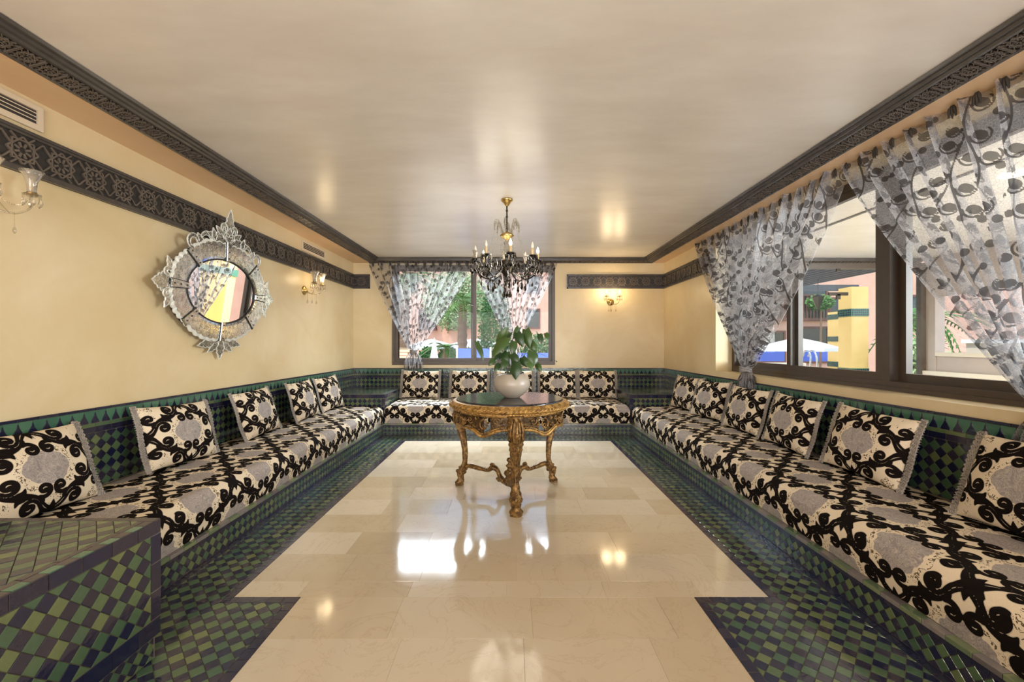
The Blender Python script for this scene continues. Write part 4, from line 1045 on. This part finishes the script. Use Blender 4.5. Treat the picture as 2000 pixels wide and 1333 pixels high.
lit = {0, 2, 5}
for k in range(8):
    a = 2 * pi * k / 8 + .12; ca, sa = math.cos(a), math.sin(a); r1 = .29
    P = catmull([(.05 * ca, .05 * sa, zz(522)), (.10 * ca, .10 * sa, zz(537)), (.17 * ca, .17 * sa, zz(545)), (.235 * ca, .235 * sa, zz(540)), (.28 * ca, .28 * sa, zz(526)), (r1 * ca, r1 * sa, zz(513))], 6)
    b = MB(); b.tube(P, .0075, 7); b.sphere(P[12], .013, 8, 5)
    arm = b.build('arm', M_DARKCRYS, ch, True)
    b = MB(); b.lathe([(.004, zz(513)), (.014, zz(512)), (.040, zz(509)), (.046, zz(507)), (.040, zz(509.5)), (.010, zz(513.4))], 12, (r1 * ca, r1 * sa, 0), fr=lambda t, z: 1 + .08 * math.cos(6 * t)); b.build('drip_pan', M_DARKCRYS, arm, True)
    b = MB(); b.lathe([(.001, zz(509)), (.0105, zz(509)), (.0105, zz(494)), (.001, zz(494))], 10, (r1 * ca, r1 * sa, 0)); b.build('candle', M_CANDLE, arm, True)
    c = (r1 * ca, r1 * sa, zz(494)); flame_bulb(arm, c, k in (0, 3, 6), 1.1)
    if k in (1, 4):
        b = MB(); b.lathe([(.016, 0), (.015, .02), (.018, .045), (.030, .075), (.029, .075), (.0165, .045), (.0135, .02), (.015, 0)], 14, (r1 * ca, r1 * sa, zz(507))); b.build('hurricane_glass', M_SHADE, arm, True)
    b = MB()
    for j in range(8):
        t = 2 * pi * j / 8; p = Vector((r1 * ca + .042 * math.cos(t), r1 * sa + .042 * math.sin(t), zz(508.5))); drop(b, p, 1.1)
        beads(b, p - Vector((0, 0, .04)), p - Vector((0, 0, .07 + .02 * (j % 2))), 0, 5); drop(b, p - Vector((0, 0, .07 + .02 * (j % 2))), 1.3)
    for rr_, zr in ((.10, 537), (.17, 545), (.235, 540)): beads(b, (rr_ * ca, rr_ * sa, zz(zr)), (rr_ * ca, rr_ * sa, zz(zr + 9)), 0, 5); drop(b, Vector((rr_ * ca, rr_ * sa, zz(zr + 9))), 1.3)
    for rr_, zr in ((.12, 512), (.20, 514)): drop(b, Vector((rr_ * math.cos(a + .2), rr_ * math.sin(a + .2), zz(zr))), 1.6); beads(b, (rr_ * math.cos(a + .2), rr_ * math.sin(a + .2), zz(zr)), (rr_ * ca, rr_ * sa, zz(zr + 24)), .02, 8)
    a2 = a + pi / 4; beads(b, (r1 * ca, r1 * sa, zz(514)), (r1 * math.cos(a2), r1 * math.sin(a2), zz(514)), .09, 20)
    beads(b, (.06 * ca, .06 * sa, zz(520)), (r1 * ca, r1 * sa, zz(520)), .07, 16)
    beads(b, (.17 * ca, .17 * sa, zz(546)), (.17 * ca, .17 * sa, zz(556)), 0, 6); drop(b, Vector((.17 * ca, .17 * sa, zz(556))), 1.6)
    beads(b, (.05 * ca, .05 * sa, zz(537)), (.035 * ca, .035 * sa, zz(570)), .0, 16); drop(b, Vector((.035 * ca, .035 * sa, zz(570))), 1.4)
    b.build('crystal_drops', M_DARKCRYS, arm, kind='stuff')
light('chandelier_glow', 'POINT', (CHX, CHY, 1.90), 17, (1, .90, .74), .34)

def sconce(label, P, n, lit, shades, power):
    n = Vector(n); ang = math.atan2(n.y, n.x) + pi / 2  # local -Y points out of the wall
    o = thing('wall_sconce', label, 'wall lamp', P, ang, 'two-armed crystal wall sconces')
    b = MB(); Mr = Matrix.Rotation(pi / 2, 4, 'X'); b.lathe([(.001, 0), (.052, 0), (.055, .006), (.045, .014), (.025, .020), (.020, .034), (.001, .040)], 24, M=Mr); b.build('backplate', M_BRASS, o, True)
    for s_ in (-1, 1):
        tip = Vector((s_ * .098, -.17, .07))
        b = MB(); q = catmull([(0, -.02, 0), (s_ * .02, -.07, -.035), (s_ * .055, -.12, -.045), (s_ * .090, -.155, -.015), (s_ * .102, -.172, .03), tip], 6); b.tube(q, .006, 7)
        b.tube(catmull([q[10], q[10] + Vector((s_ * -.02, .01, .03)), q[10] + Vector((s_ * -.035, .02, .055)), q[10] + Vector((s_ * -.05, .02, .045))], 4), .003, 5)
        arm = b.build('arm', M_CRYS, o, True)
        b = MB(); b.lathe([(.003, -.008), (.015, -.008), (.036, .002), (.042, .008), (.036, .006), (.008, 0)], 12, tip); b.build('drip_pan', M_CRYS, arm, True)
        b = MB(); b.lathe([(.001, 0), (.009, 0), (.009, .05), (.001, .05)], 10, tip); b.build('candle', M_CANDLE, arm, True)
        flame_bulb(arm, tip + Vector((0, 0, .05)), s_ in lit, .95)
        if shades:
            b = MB(); b.lathe([(.022, .012), (.020, .035), (.0235, .075), (.037, .115), (.055, .142), (.0535, .142), (.036, .116), (.022, .076), (.0185, .035), (.020, .012)], 20, tip); b.build('hurricane_glass', M_SHADE, arm, True)
            b = MB(); b.lathe([(.018, .000), (.026, .002), (.028, .014), (.022, .016)], 16, tip); b.build('gallery_ring', M_BRASS, arm, True)
        b = MB()
        for j in range(6):
            t = 2 * pi * j / 6; p = tip + Vector((.038 * math.cos(t), .038 * math.sin(t), .004)); beads(b, p, p - Vector((0, 0, .022)), 0, 3); drop(b, p - Vector((0, 0, .022)), 1.15)
        p = q[12]; beads(b, p, p - Vector((0, 0, .07)), 0, 9, .003); drop(b, p - Vector((0, 0, .07)), 1.2); b.build('crystal_drops', M_CRYS, arm, kind='stuff')
        if s_ in lit: light('sconce_glow', 'POINT', o.matrix_basis @ (tip + Vector((0, -.03, .085))), power, (1, .74, .42), .09)
    b = MB(); beads(b, (-.098, -.17, .06), (.098, -.17, .06), .07, 18); beads(b, (0, -.04, -.02), (0, -.04, -.10), 0, 9); drop(b, Vector((0, -.04, -.10)), 1.5); b.build('crystal_swag', M_CRYS, o, kind='stuff')
    return o
sconce('crystal wall sconce with two lit candle bulbs beside the back window', (1.545, YB, 1.875), (0, -1, 0), (-1, 1), False, 4.5)
sconce('crystal wall sconce with glass shades on the left wall near the far corner', (XL, 5.03, 1.86), (1, 0, 0), (1,), True, 3.5)
sconce('crystal wall sconce with glass shade at the left edge of the photo', (XL, 1.97, 1.885), (1, 0, 0), (-1,), True, 1.0).scale = (.84, .84, .84)

# ------------------------------------------------------------------ mirror
TL = math.radians(4.5); up = Vector((math.sin(TL), 0, math.cos(TL))); nn = Vector((math.cos(TL), 0, -math.sin(TL)))
mi = thing('wall_mirror', 'large Venetian mirror with an etched silver scalloped frame on the left wall', 'mirror', (XL + .075, 3.515, 1.655))
MM = Matrix.Identity(4); MM = frame((0, 0, 0), (0, 1, 0), up, nn)
A1, B1, A2, B2 = .405, .262, .560, .408
def ell(a, b_, t, k=0): return (a * math.cos(t), b_ * math.sin(t))
b = MB(); b.prism([ell(A2 - .03, B2 - .03, 2 * pi * i / 48) for i in range(48)], -.055, -.006, MM); b.build('backboard', M_STRAPD, mi)
b = MB(); b.prism([ell(A1, B1, 2 * pi * i / 64) for i in range(64)], -.004, .004, MM); b.build('mirror_glass', M_MIRROR, mi)
segA = [math.radians(a) for a in (0, 42, 90, 138, 180, 222, 270, 318, 360)]
for k in range(8):
    t0, t1 = segA[k], segA[k + 1]; N_ = 39; inner = []; outer = []
    for i in range(N_ + 1):
        t = t0 + (t1 - t0) * i / N_; inner.append(ell(A1 + .004, B1 + .004, t)); bul = .018 * math.sin(pi * i / N_); sc = .013 * abs(math.sin(pi * i / N_ * 6.5)); outer.append(ell(A2 + bul + sc - .008, B2 + bul + sc - .008, t))
    vs = []; n2 = N_ + 1
    for j, (fr_, z) in enumerate(((0, -.004), (0, .006), (.14, .012), (.86, .012), (1.0, .006), (1.0, -.004))):
        for i in range(n2):
            p = inner[i]; q = outer[i]; vs.append(MM @ Vector((p[0] + (q[0] - p[0]) * fr_, p[1] + (q[1] - p[1]) * fr_, z + .004)))
    b = MB(); nr = 6
    for j in range(nr):
        fs = [(j * n2 + i, ((j + 1) % nr) * n2 + i, ((j + 1) % nr) * n2 + i + 1, j * n2 + i + 1) for i in range(N_)]
        b.mi = 1 if j in (0, 3, 4) else 0
        b.f += fs; b.m += [b.mi] * len(fs)
    b.v = [tuple(v) for v in vs]; b.a = [0] * len(vs)
    o = b.build('frame_segment', [M_ETCH, M_EDGE], mi); bm_fix(o.data)
    # strap at t0
    p = Vector((*ell(A1 - .006, B1 - .006, t0), 0)); q = Vector((*ell(A2 + .004, B2 + .004, t0), 0)); d = (q - p).normalized(); s_ = Vector((-d.y, d.x, 0)); w0, w1 = .026, .036
    b = MB(); b.prism([tuple((p - s_ * w0)[:2]), tuple((q - s_ * w1)[:2]), tuple((q + s_ * w1)[:2]), tuple((p + s_ * w0)[:2])], .012, .018, MM); st = b.build('strap', M_STRAPD, mi)
    b = MB(); b.prism([tuple((p - s_ * (w0 - .006))[:2]), tuple((q - s_ * (w1 - .006))[:2]), tuple((q + s_ * (w1 - .006))[:2]), tuple((p + s_ * (w0 - .006))[:2])], .018, .026, MM, .004); b.build('strap_glass', M_ETCH, st)
    for f_ in (.15, .5, .85):
        c = p.lerp(q, f_); b = MB(); b.prism([(c.x + .006 * math.cos(i * pi / 4), c.y + .006 * math.sin(i * pi / 4)) for i in range(8)], .026, .030, MM, .001); b.build('pin', M_STRAPD, st)
b = MB(); b.tube([MM @ Vector((*ell(A1, B1, 2 * pi * i / 80), .010)) for i in range(80)], .006, 5, closed=True); b.build('rope_edge', M_STRAPD, mi, True)
def leafshape(c, ang, Ln, W_, lobes=3, n=26):
    P = []
    for s_ in (1, -1):
        rng = range(n + 1) if s_ == 1 else range(n - 1, 0, -1)
        for i in rng:
            t = i / n; w_ = W_ * (math.sin(pi * t ** .75)) * (1 + .16 * math.cos(t * lobes * 2 * pi * 1.5)); P.append((t * Ln, s_ * w_))
    ca, sa = math.cos(ang), math.sin(ang); return [(c[0] + x * ca - y * sa, c[1] + x * sa + y * ca) for x, y in P]
def curl(c, r, a0, a1, w_, n=18):
    P = []; Q = []
    for i in range(n + 1):
        t = i / n; a = a0 + (a1 - a0) * t; w2 = w_ * (.55 + .45 * math.sin(pi * t)) if t < .8 else w_ * .8
        P.append((c[0] + (r + w2) * math.cos(a), c[1] + (r + w2) * math.sin(a))); Q.append((c[0] + (r - w2) * math.cos(a), c[1] + (r - w2) * math.sin(a)))
    return P + Q[::-1]
def ornament(name, polys, h=0.010):
    b = MB()
    for k, poly in enumerate(polys):
        if area(poly) < 0: poly = poly[::-1]
        z = h + .003 * (k % 3)
        n = len(poly); vs = [MM @ Vector((x, y, zz_)) for zz_ in (z - .008, z) for x, y in poly]
        b.mi = 1; b.add(vs, [(i, (i + 1) % n, n + (i + 1) % n, n + i) for i in range(n)]); b.mi = 0; b.add(vs[n:], [tuple(range(n))]); b.mi = 1; b.add(vs[:n], [tuple(reversed(range(n)))])
        pts = [v for v in vs[n:]]; b.tube(pts, .0032, 4, closed=True)
    return b.build(name, [M_ETCH, M_EDGE], mi)
R_ = math.radians
ornament('crown_finial', [leafshape((0, .44), R_(90), .25, .050, 4), leafshape((0, .41), R_(90), .13, .040, 2)])
for s_ in (1, -1):
    def mr(P): return [(s_ * x, y) for x, y in P]
    ornament('crown_curl', [mr(curl((.062, .520), .026, R_(-60), R_(230), .015)), mr(curl((.030, .445), .030, R_(-20), R_(150), .012))])
    ornament('crown_leaf', [mr(leafshape((.02, .41), R_(38), .17, .036, 3)), mr(leafshape((.02, .405), R_(8), .24, .044, 4)), mr(leafshape((.16, .395), R_(70), .10, .025, 2))])
    ornament('shoulder_scroll', [mr(curl((.245, .375), .055, R_(15), R_(190), .016)), mr(leafshape((.30, .33), R_(60), .09, .030, 2)), mr(curl((.385, .335), .045, R_(-70), R_(160), .015))])
    ornament('side_finial', [mr(leafshape((.545, 0), R_(0), .165, .062, 4)), mr(curl((.585, .075), .022, R_(-120), R_(150), .014)), mr(curl((.585, -.075), .022, R_(-150), R_(120), .014)), mr(leafshape((.555, .09), R_(65), .10, .022, 2)), mr(leafshape((.555, -.09), R_(-65), .10, .022, 2))])
    ornament('bottom_wing', [mr(leafshape((.015, -.40), R_(-12), .25, .040, 4)), mr(leafshape((.03, -.43), R_(-32), .14, .025, 2))])
ornament('bottom_finial', [leafshape((0, -.40), R_(-90), .165, .045, 3)])

# ------------------------------------------------------------------ vents
def vent(label, y0, y1, z0, z1):
    o = thing('air_vent', label, 'vent', (XL, (y0 + y1) / 2, (z0 + z1) / 2), 0, 'air vents above the carved wall band')
    hy, hz = (y1 - y0) / 2, (z1 - z0) / 2; t = .025; b = MB()
    b.box((0.001, -hy, -hz), (.014, -hy + t, hz)); b.box((0.001, hy - t, -hz), (.014, hy, hz)); b.box((0.001, -hy + t, hz - t), (.014, hy - t, hz)); b.box((0.001, -hy + t, -hz), (.014, hy - t, -hz + t)); b.build('frame', M_VENT, o)
    b = MB(); b.box((0.001, -hy + t, -hz + t), (.003, hy - t, hz - t)); b.build('duct_shade', M_TAB, o)  # dark sheet painted in for the shade behind the slats
    n = 4; sp = (2 * hz - 2 * t) / n
    for i in range(n):
        b = MB(); z = -hz + t + sp * (i + .5); b.box((.003, -hy + t, -.002), (.016, hy - t, .002), Matrix.Translation((0, 0, z)) @ Matrix.Rotation(.5, 4, 'Y')); b.build('slat', M_VENT, o)
vent('slatted air vent at the left edge of the photo', 1.60, 2.22, 2.335, 2.462)
vent('slatted air vent on the left wall near the far corner', 4.96, 5.58, 2.328, 2.455)

# ------------------------------------------------------------------ veranda beyond the right window
VX = 6.5
o = shell('wall_outer', [((VX, 4.9, -.1), (VX + .15, 5.05, 2.7)), ((VX, 5.05, 1.95), (VX + .15, 6.45, 2.7)), ((VX, 6.45, -.1), (VX + .15, 6.62, 2.7)), ((VX, 4.8, -.1), (VX + .15, 4.9, 2.7))], M_MAUVE)
shell('low_wall', [((VX + .02, 5.05, -.1), (VX + .13, 6.45, 1.03))], M_MAUVE, o)
shell('coping', [((VX, 5.05, 1.03), (VX + .15, 6.45, 1.09))], M_STONE, o)
shell('plinth', [((VX - .06, 4.8, -.1), (VX, 6.6, .80))], M_STONE, o)
shell('ceiling_outer', [((3.52, 0, ZC), (VX + .2, 6.75, ZC + .12)), ((XR + .32, 0, ZS), (3.37, 6.75, ZC + .12))], M_CEIL)
cornice('trim_8', (3.37, .2, ZS), (0, 1, 0), (1, 0, 0), 6.4, .155)
cornice('trim_9', (2.71, 6.6, ZS), (1, 0, 0), (0, -1, 0), 3.7, .10)
shell('floor_outer', [((XR + .33, 0, -.12), (VX, 6.7, -.01))], M_PAVE)
# glazed end of the veranda
b = MB(); Mg = frame((0, 6.62, 0), (1, 0, 0), (0, 0, 1), (0, -1, 0))
for a_, c_ in (((2.75, 2.40, -.05), (VX, 2.49, .03)), ((2.75, 0, -.05), (2.83, 2.40, .03)), ((VX - .08, 0, -.05), (VX, 2.40, .03))): b.box(a_, c_, Mg)
w3 = struct(b.build('window_3', M_FRAME))
for x0, x1 in ((2.83, 4.0), (4.01, 5.13), (5.14, 6.42)):
    b = MB(); b.box((x0, .02, 0), (x1, 2.40, .008), Mg); b.build('pane', M_GLASS, w3)
b = MB(); b.box((4.98, 1.98, .006), (5.28, 2.03, .03), Mg); b.box((5.10, 1.92, .006), (5.16, 2.0, .03), Mg); b.box((5.10, 2.36, .006), (5.16, 2.40, .03), Mg); b.build('patch_fitting', M_DARKMET, w3)
b = MB(); b.lathe([(.001, 0), (.07, 0), (.075, -.006), (.055, -.008), (.001, -.004)], 20, (3.95, 3.31, ZC)); o = b.build('recessed_downlight', [M_BULB], None, True, 'recessed round ceiling lamp seen through the right window', 'ceiling lamp')
light('downlight_glow', 'AREA', (3.95, 3.31, ZC - .03), 14, (1, .88, .68), .14, rot=(0, 0, 0))
light('downlight_glow', 'AREA', (5.3, 5.0, ZC - .03), 14, (1, .88, .68), .14, rot=(0, 0, 0))

# ------------------------------------------------------------------ courtyard outside
shell('ground', [((-30, YB + .25, -.35), (40, 40, -.12)), ((VX + .15, -2, -.35), (40, YB + .25, -.12))], M_PAVE)
pg = thing('pergola', 'dark slatted pergola roof on a yellow column beyond the veranda glass', 'pergola', (6.5, 8.4, 0))
inv = Matrix.Translation((-6.5, -8.4, 0))
for i in range(20):
    b = MB(); x = 3.3 + i * .165; b.box((x, 6.85, 2.50), (x + .055, 9.9, 2.60), inv); b.build('slat', M_SLAT, pg)
b = MB(); b.box((3.2, 9.80, 2.46), (8.1, 9.88, 2.60), inv); b.build('edge_beam', M_SLAT, pg)
def banded_column(parent, inv, x, y, w_, z1, bands):
    b = MB(); b.box((x, y, -.12), (x + w_, y + w_, z1), inv); o = b.build('column', M_YEL, parent)
    for z in bands:
        b = MB(); b.box((x - .01, y - .01, z), (x + w_ + .01, y + w_ + .01, z + .17), inv); bd = b.build('tile_band', M_JADE, o)
        b = MB()
        for k in range(8):
            for r in range(3):
                u = (k + .5) * w_ / 8; zc = z + .035 + r * .05
                for Mx in (frame((x, y - .011, 0), (1, 0, 0), (0, 0, 1), (0, -1, 0)), Matrix(((0, 0, -1, x - .011), (-1, 0, 0, y + w_), (0, 1, 0, 0), (0, 0, 0, 1)))):
                    b.prism([(u - .02, zc), (u, zc - .022), (u + .02, zc), (u, zc + .022)], 0, .004, inv @ Mx)
        b.build('diamond_tile', M_NAVY, bd, kind='stuff')
banded_column(pg, inv, 7.60, 9.4, .38, 2.5, (1.84, .50))
col2 = thing('garden_column', 'farther yellow column with tile bands behind the pergola column', 'column', (11.0, 14.0, 0)); banded_column(col2, Matrix.Translation((-11, -14, 0)), 10.9, 14.0, .5, 2.3, (2.05, 1.3, .45))

def building(name, label, x0, x1, y, z1, wins, depth=3):
    o = thing(name, label, 'building', ((x0 + x1) / 2, y, 0)); inv = o.matrix_basis.inverted()
    b = MB(); b.box((x0, y, -.3), (x1, y + depth, z1), inv); b.build('wall', M_PINK, o)
    for (a, c, e, g, kind) in wins:
        b = MB()
        for q in (((a - .08, y - .05, e - .08), (a, y + .04, g + .08)), ((c, y - .05, e - .08), (c + .08, y + .04, g + .08)), ((a, y - .05, g), (c, y + .04, g + .08)), ((a, y - .08, e - .08), (c, y + .04, e))): b.box(*q, inv)
        wnd = b.build('window', M_SHUT, o); b = MB(); b.box((a, y - .02, e), (c, y - .01, g), inv); b.build('pane', M_DARKGLASS, wnd)
        if kind == 1:
            b = MB()
            for i in range(9): x = a + (c - a) * i / 8; b.box((x - .02, y - .25, e), (x + .02, y - .21, e + .9), inv)
            b.box((a - .05, y - .26, e + .9), (c + .05, y - .20, e + .97), inv); b.box((a - .1, y - .3, e - .12), (c + .1, y, e), inv); b.build('balcony', M_SHUT, wnd)
        if kind == 2:
            b = MB(); b.box((a, y - .08, e), (c, y - .03, e + (g - e) * .5), inv); b.build('blue_panel', M_BLUE, wnd)
    return o
YB2 = 24.0
def wp(x0, x1, y0, y1, Y, k=0): return ((x0 - 1000) * Y / F, (x1 - 1000) * Y / F, H - (y1 - 672) * Y / F, H - (y0 - 672) * Y / F, k)
building('apartment_building', 'terracotta pink building beyond the pool seen through the back window', -16, 7.4, YB2, 7.6,
    [wp(876, 905, 606, 642, YB2, 1), wp(908, 925, 616, 640, YB2), wp(820, 850, 606, 642, YB2, 1), wp(876, 905, 530, 570, YB2), wp(1030, 1052, 606, 640, YB2), wp(1030, 1052, 540, 572, YB2), wp(950, 975, 530, 570, YB2), wp(790, 812, 535, 570, YB2)])
building('apartment_building', 'terracotta pink building with dark openings seen through the right window', 7.6, 22, 17.5, 6.5,
    [wp(1562, 1612, 566, 622, 17.5, 1), wp(1563, 1614, 642, 706, 17.5, 2), wp(1622, 1640, 585, 610, 17.5), wp(1470, 1530, 566, 622, 17.5, 1), wp(1470, 1530, 650, 706, 17.5, 2), wp(1730, 1790, 580, 640, 17.5)])
def palm(label, x, y, h, r, n=18, fl=1.3):
    o = thing('palm_tree', label, 'tree', (x, y, -.12)); b = MB(); k = int(h / .12)
    b.lathe([(r * (1.25 if i % 2 else .95) * (1.15 - .3 * i / k), i * h / k) for i in range(k + 1)], 10); b.build('trunk', M_BARK, o)
    rr = random.Random(int(x * 100)); fm = []
    for v in range(3):
        b = MB(); m_ = 13
        P = [(fl * t, 0, .40 * fl * t - (.75 + .25 * v) * fl * t * t) for t in [i / m_ for i in range(m_ + 1)]]; b.tube(P, .010, 4)
        for i in range(2, m_ + 1):
            for s_ in (-1, 1):
                p = Vector(P[i]); L_ = fl * .34 * math.sin(pi * (i / m_) ** .7 * .9 + .2); d = Vector((.55, s_ * .8, -.35)).normalized(); w_ = Vector((.022, -s_ * .01, 0))
                b.add([p - w_, p + d * L_ * .5 - w_ * .8 + Vector((0, 0, .02)), p + d * L_, p + d * L_ * .5 + w_ * .8 + Vector((0, 0, .02)), p + w_], [(0, 1, 2, 3, 4)])
        fm.append(b.mesh('frond', M_PALM))
    for i in range(n):
        f_ = bpy.data.objects.new('frond', fm[i % 3]); f_.location = (0, 0, h); f_.rotation_euler = (0, -rr.uniform(-.5, .75), 2 * pi * i / n + rr.uniform(-.2, .2)); link(f_, o)
palm('tall palm tree in the courtyard seen beside the back window mullion', -1.65, 14.0, 2.75, .14, 20, 1.15)
palm('short young palm tree in front of the pink building, left of the tall palm', -2.35, 15.0, 1.15, .13, 14, .75)
palm('palm tree beyond the far end of the veranda opening', 9.4, 9.6, 1.9, .13, 18, 1.0)
palm('palm tree behind the sheer curtain at the left of the back window', -3.1, 12.0, 3.2, .16, 20, 1.5)
def bush(name, label, cat, c, sx, sy, sz, n, m_, ls, seed, trunk=0):
    o = thing(name, label, cat, (c[0], c[1], -.12)); rr = random.Random(seed); b = MB()
    for i in range(n):
        while 1:
            p = Vector((rr.uniform(-1, 1), rr.uniform(-1, 1), rr.uniform(-1, 1)))
            if .45 < p.length < 1: break
        p = Vector((p.x * sx, p.y * sy, p.z * sz + c[2])); d = Vector((rr.uniform(-1, 1), rr.uniform(-1, 1), rr.uniform(-.5, 1))).normalized(); s_ = d.orthogonal().normalized() * ls * .4
        b.add([p, p + d * ls * .5 + s_, p + d * ls, p + d * ls * .5 - s_], [(0, 1, 2, 3)])
    b.build('foliage', m_, o, kind='stuff')
    b = MB(); b.tube([(0, 0, 0), (sx * .1, 0, c[2])], [.05, .03], 6); b.build('stem', M_BARK, o)
    return o
for i, (px_, Y, wd, hh, lab) in enumerate(((835, 16, 1.0, .62, 'clipped hedge behind the closed white parasol'), (875, 16.5, 1.1, .60, 'clipped hedge below the long white awning'), (912, 16, .8, .58, 'clipped hedge beside the window mullion'))):
    bush('hedge', lab, 'hedge', ((px_ - 1000) * Y / F, Y, .62), wd * .42, .30, hh, 2400, M_BUSH, .08, 60 + i)
bush('conifer', 'feathery green tree right of the back window mullion', 'tree', (-.50, 12.6, 1.6), .5, .4, 1.6, 5200, M_BUSH, .075, 71)
bush('shrub', 'green shrub at the right end of the back window', 'shrub', (.75, 12, .85), .6, .4, .8, 2600, M_BUSH, .075, 72)
bush('leafy_tree', 'broad pale green tree behind the left curtain of the back window', 'tree', (-2.9, 22, 3.6), 1.8, .8, 1.6, 7500, M_PALE, .12, 73)
bush('shrub', 'pale flowering shrub beyond the veranda opening', 'shrub', (8.3, 8.6, .95), .5, .4, .55, 1500, M_PALE, .09, 74)
bush('shrub', 'green plants on the pink balcony seen through the right window', 'shrub', (12.4, 16.9, 3.0), .55, .25, .3, 700, M_BUSH, .12, 75)
o = thing('garden_wall', 'yellow courtyard wall outside to the right of the back window', 'wall', (1.28, 8.6, -.12)); b = MB(); b.box((-.26, -.12, 0), (.30, .12, 2.6)); b.build('rendered_wall', M_YEL, o); b = MB(); b.box((-.28, -.14, 2.2), (.32, .14, 2.34)); b.build('tile_band', M_JADE, o)
# parasols
def parasol(label, x, y, zt, r, closed=False, sq=1):
    o = thing('parasol', label, 'parasol', (x, y, -.12)); b = MB(); b.tube([(0, 0, 0), (0, 0, zt)], .025, 8); b.build('pole', M_WHITE, o, True)
    b = MB()
    if closed: b.lathe([(.001, zt + .1), (.03, zt), (.10, zt - .5), (.17, zt - 1.0), (.14, zt - 1.15), (.03, zt - 1.2)], 12, fr=lambda a, z: 1 + .18 * math.cos(6 * a))
    else: b.lathe([(.001, zt + .12), (r * .5, zt - .02), (r, zt - .20), (r, zt - .30), (r * .98, zt - .21), (.02, zt + .08)], 8, fr=lambda a, z: sq if sq == 1 else 1)
    b.build('canopy', M_WHITE, o); b = MB(); b.box((-.22, -.22, 0), (.22, .22, .07)); b.build('base', M_STONE, o)
parasol('closed white parasol in the courtyard left of the mullion', -1.85 * 1.0 - .28, 11.5, 1.42, .2, True)
parasol('open white parasol in the distance, left one of the row', -3.3, 17.2, 1.42, 1.1)
parasol('open white parasol in the distance beside the window mullion', -1.75, 19.6, 1.48, 1.3)
parasol('open white parasol seen through the right window beyond the pergola', 8.7, 12.8, 1.42, 1.1)
for i, (x, lab) in enumerate(((-1.0, 'blue sun screen standing right of the mullion behind the plant'), (.55, 'blue sun screen at the right end of the back window'))):
    o = thing('blue_screen', lab, 'screen', (x, 11.0, -.12)); b = MB(); b.box((-.42, -.02, .15), (.42, .02, 1.22 if i == 0 else 1.1)); b.build('panel', M_BLUE, o)
    for s_ in (-1, 1): b = MB(); b.box((s_ * .44 - .02, -.03, 0), (s_ * .44 + .02, .03, 1.25)); b.build('post', M_WHITE, o)
o = thing('brick_pier', 'sunlit orange brick pier at the left edge of the back window', 'pier', (-2.45, 9.2, -.12)); b = MB(); b.box((-.25, -.2, 0), (.25, .2, 1.25)); b.build('core', M_GROUT, o); bm_ = MB(); bm_.box((-.085, -.015, -.028), (.085, .01, .028)); bme = bm_.mesh('brick', M_YEL)
bme.materials[0] = M_PINK
for r in range(18):
    for c in range(3):
        k = bpy.data.objects.new('brick', bme); k.location = (-.17 + c * .17 + (.04 if r % 2 else -.04), -.20, .05 + r * .067); link(k, o)
# pool rail
o = thing('pool_handrail', 'curved chrome pool handrail beyond the veranda glass', 'handrail', (7.9, 11.0, -.12))
for s_ in (-.09, .09):
    b = MB(); b.tube(catmull([(s_, 0, 0), (s_ * 1.2, 0, .5), (s_ * .9, 0, .95), (s_ * .8, .06, 1.12), (s_ * .8, .22, 1.15), (s_ * .8, .3, 1.0)], 6), .022, 8); b.build('rail', M_CHROME, o, True)
st = thing('stone_steps', 'pale stripes of courtyard steps below the yellow column', 'steps', (8.6, 13.2, -.12))
for i in range(6): b = MB(); b.box((-1.7, i * .3, 0), (1.7, i * .3 + .28, .12 + i * .11)); b.build('step', M_STONE if i % 2 else M_WHITE, st)
o = thing('garden_wall', 'pale stone garden wall behind the shrub at the far right', 'wall', (10.5, 8.4, -.12)); b = MB(); b.box((-1.2, -.2, 0), (2.5, .2, 1.35)); b.build('stonework', M_STONE, o); b = MB(); b.box((-1.25, -.25, 1.35), (2.55, .25, 1.43)); b.build('coping', M_WHITE, o)
o = thing('lantern', 'dark hanging lantern below the pergola roof', 'lantern', (6.05, 8.3, 2.1)); b = MB(); b.lathe([(.001, .10), (.11, .06), (.11, .04), (.03, -.18), (.001, -.2)], 6); b.build('glass_body', M_DARKMET, o); b = MB(); b.tube([(0, 0, .1), (0, 0, .4)], .006, 5); b.build('chain', M_DARKMET, o)
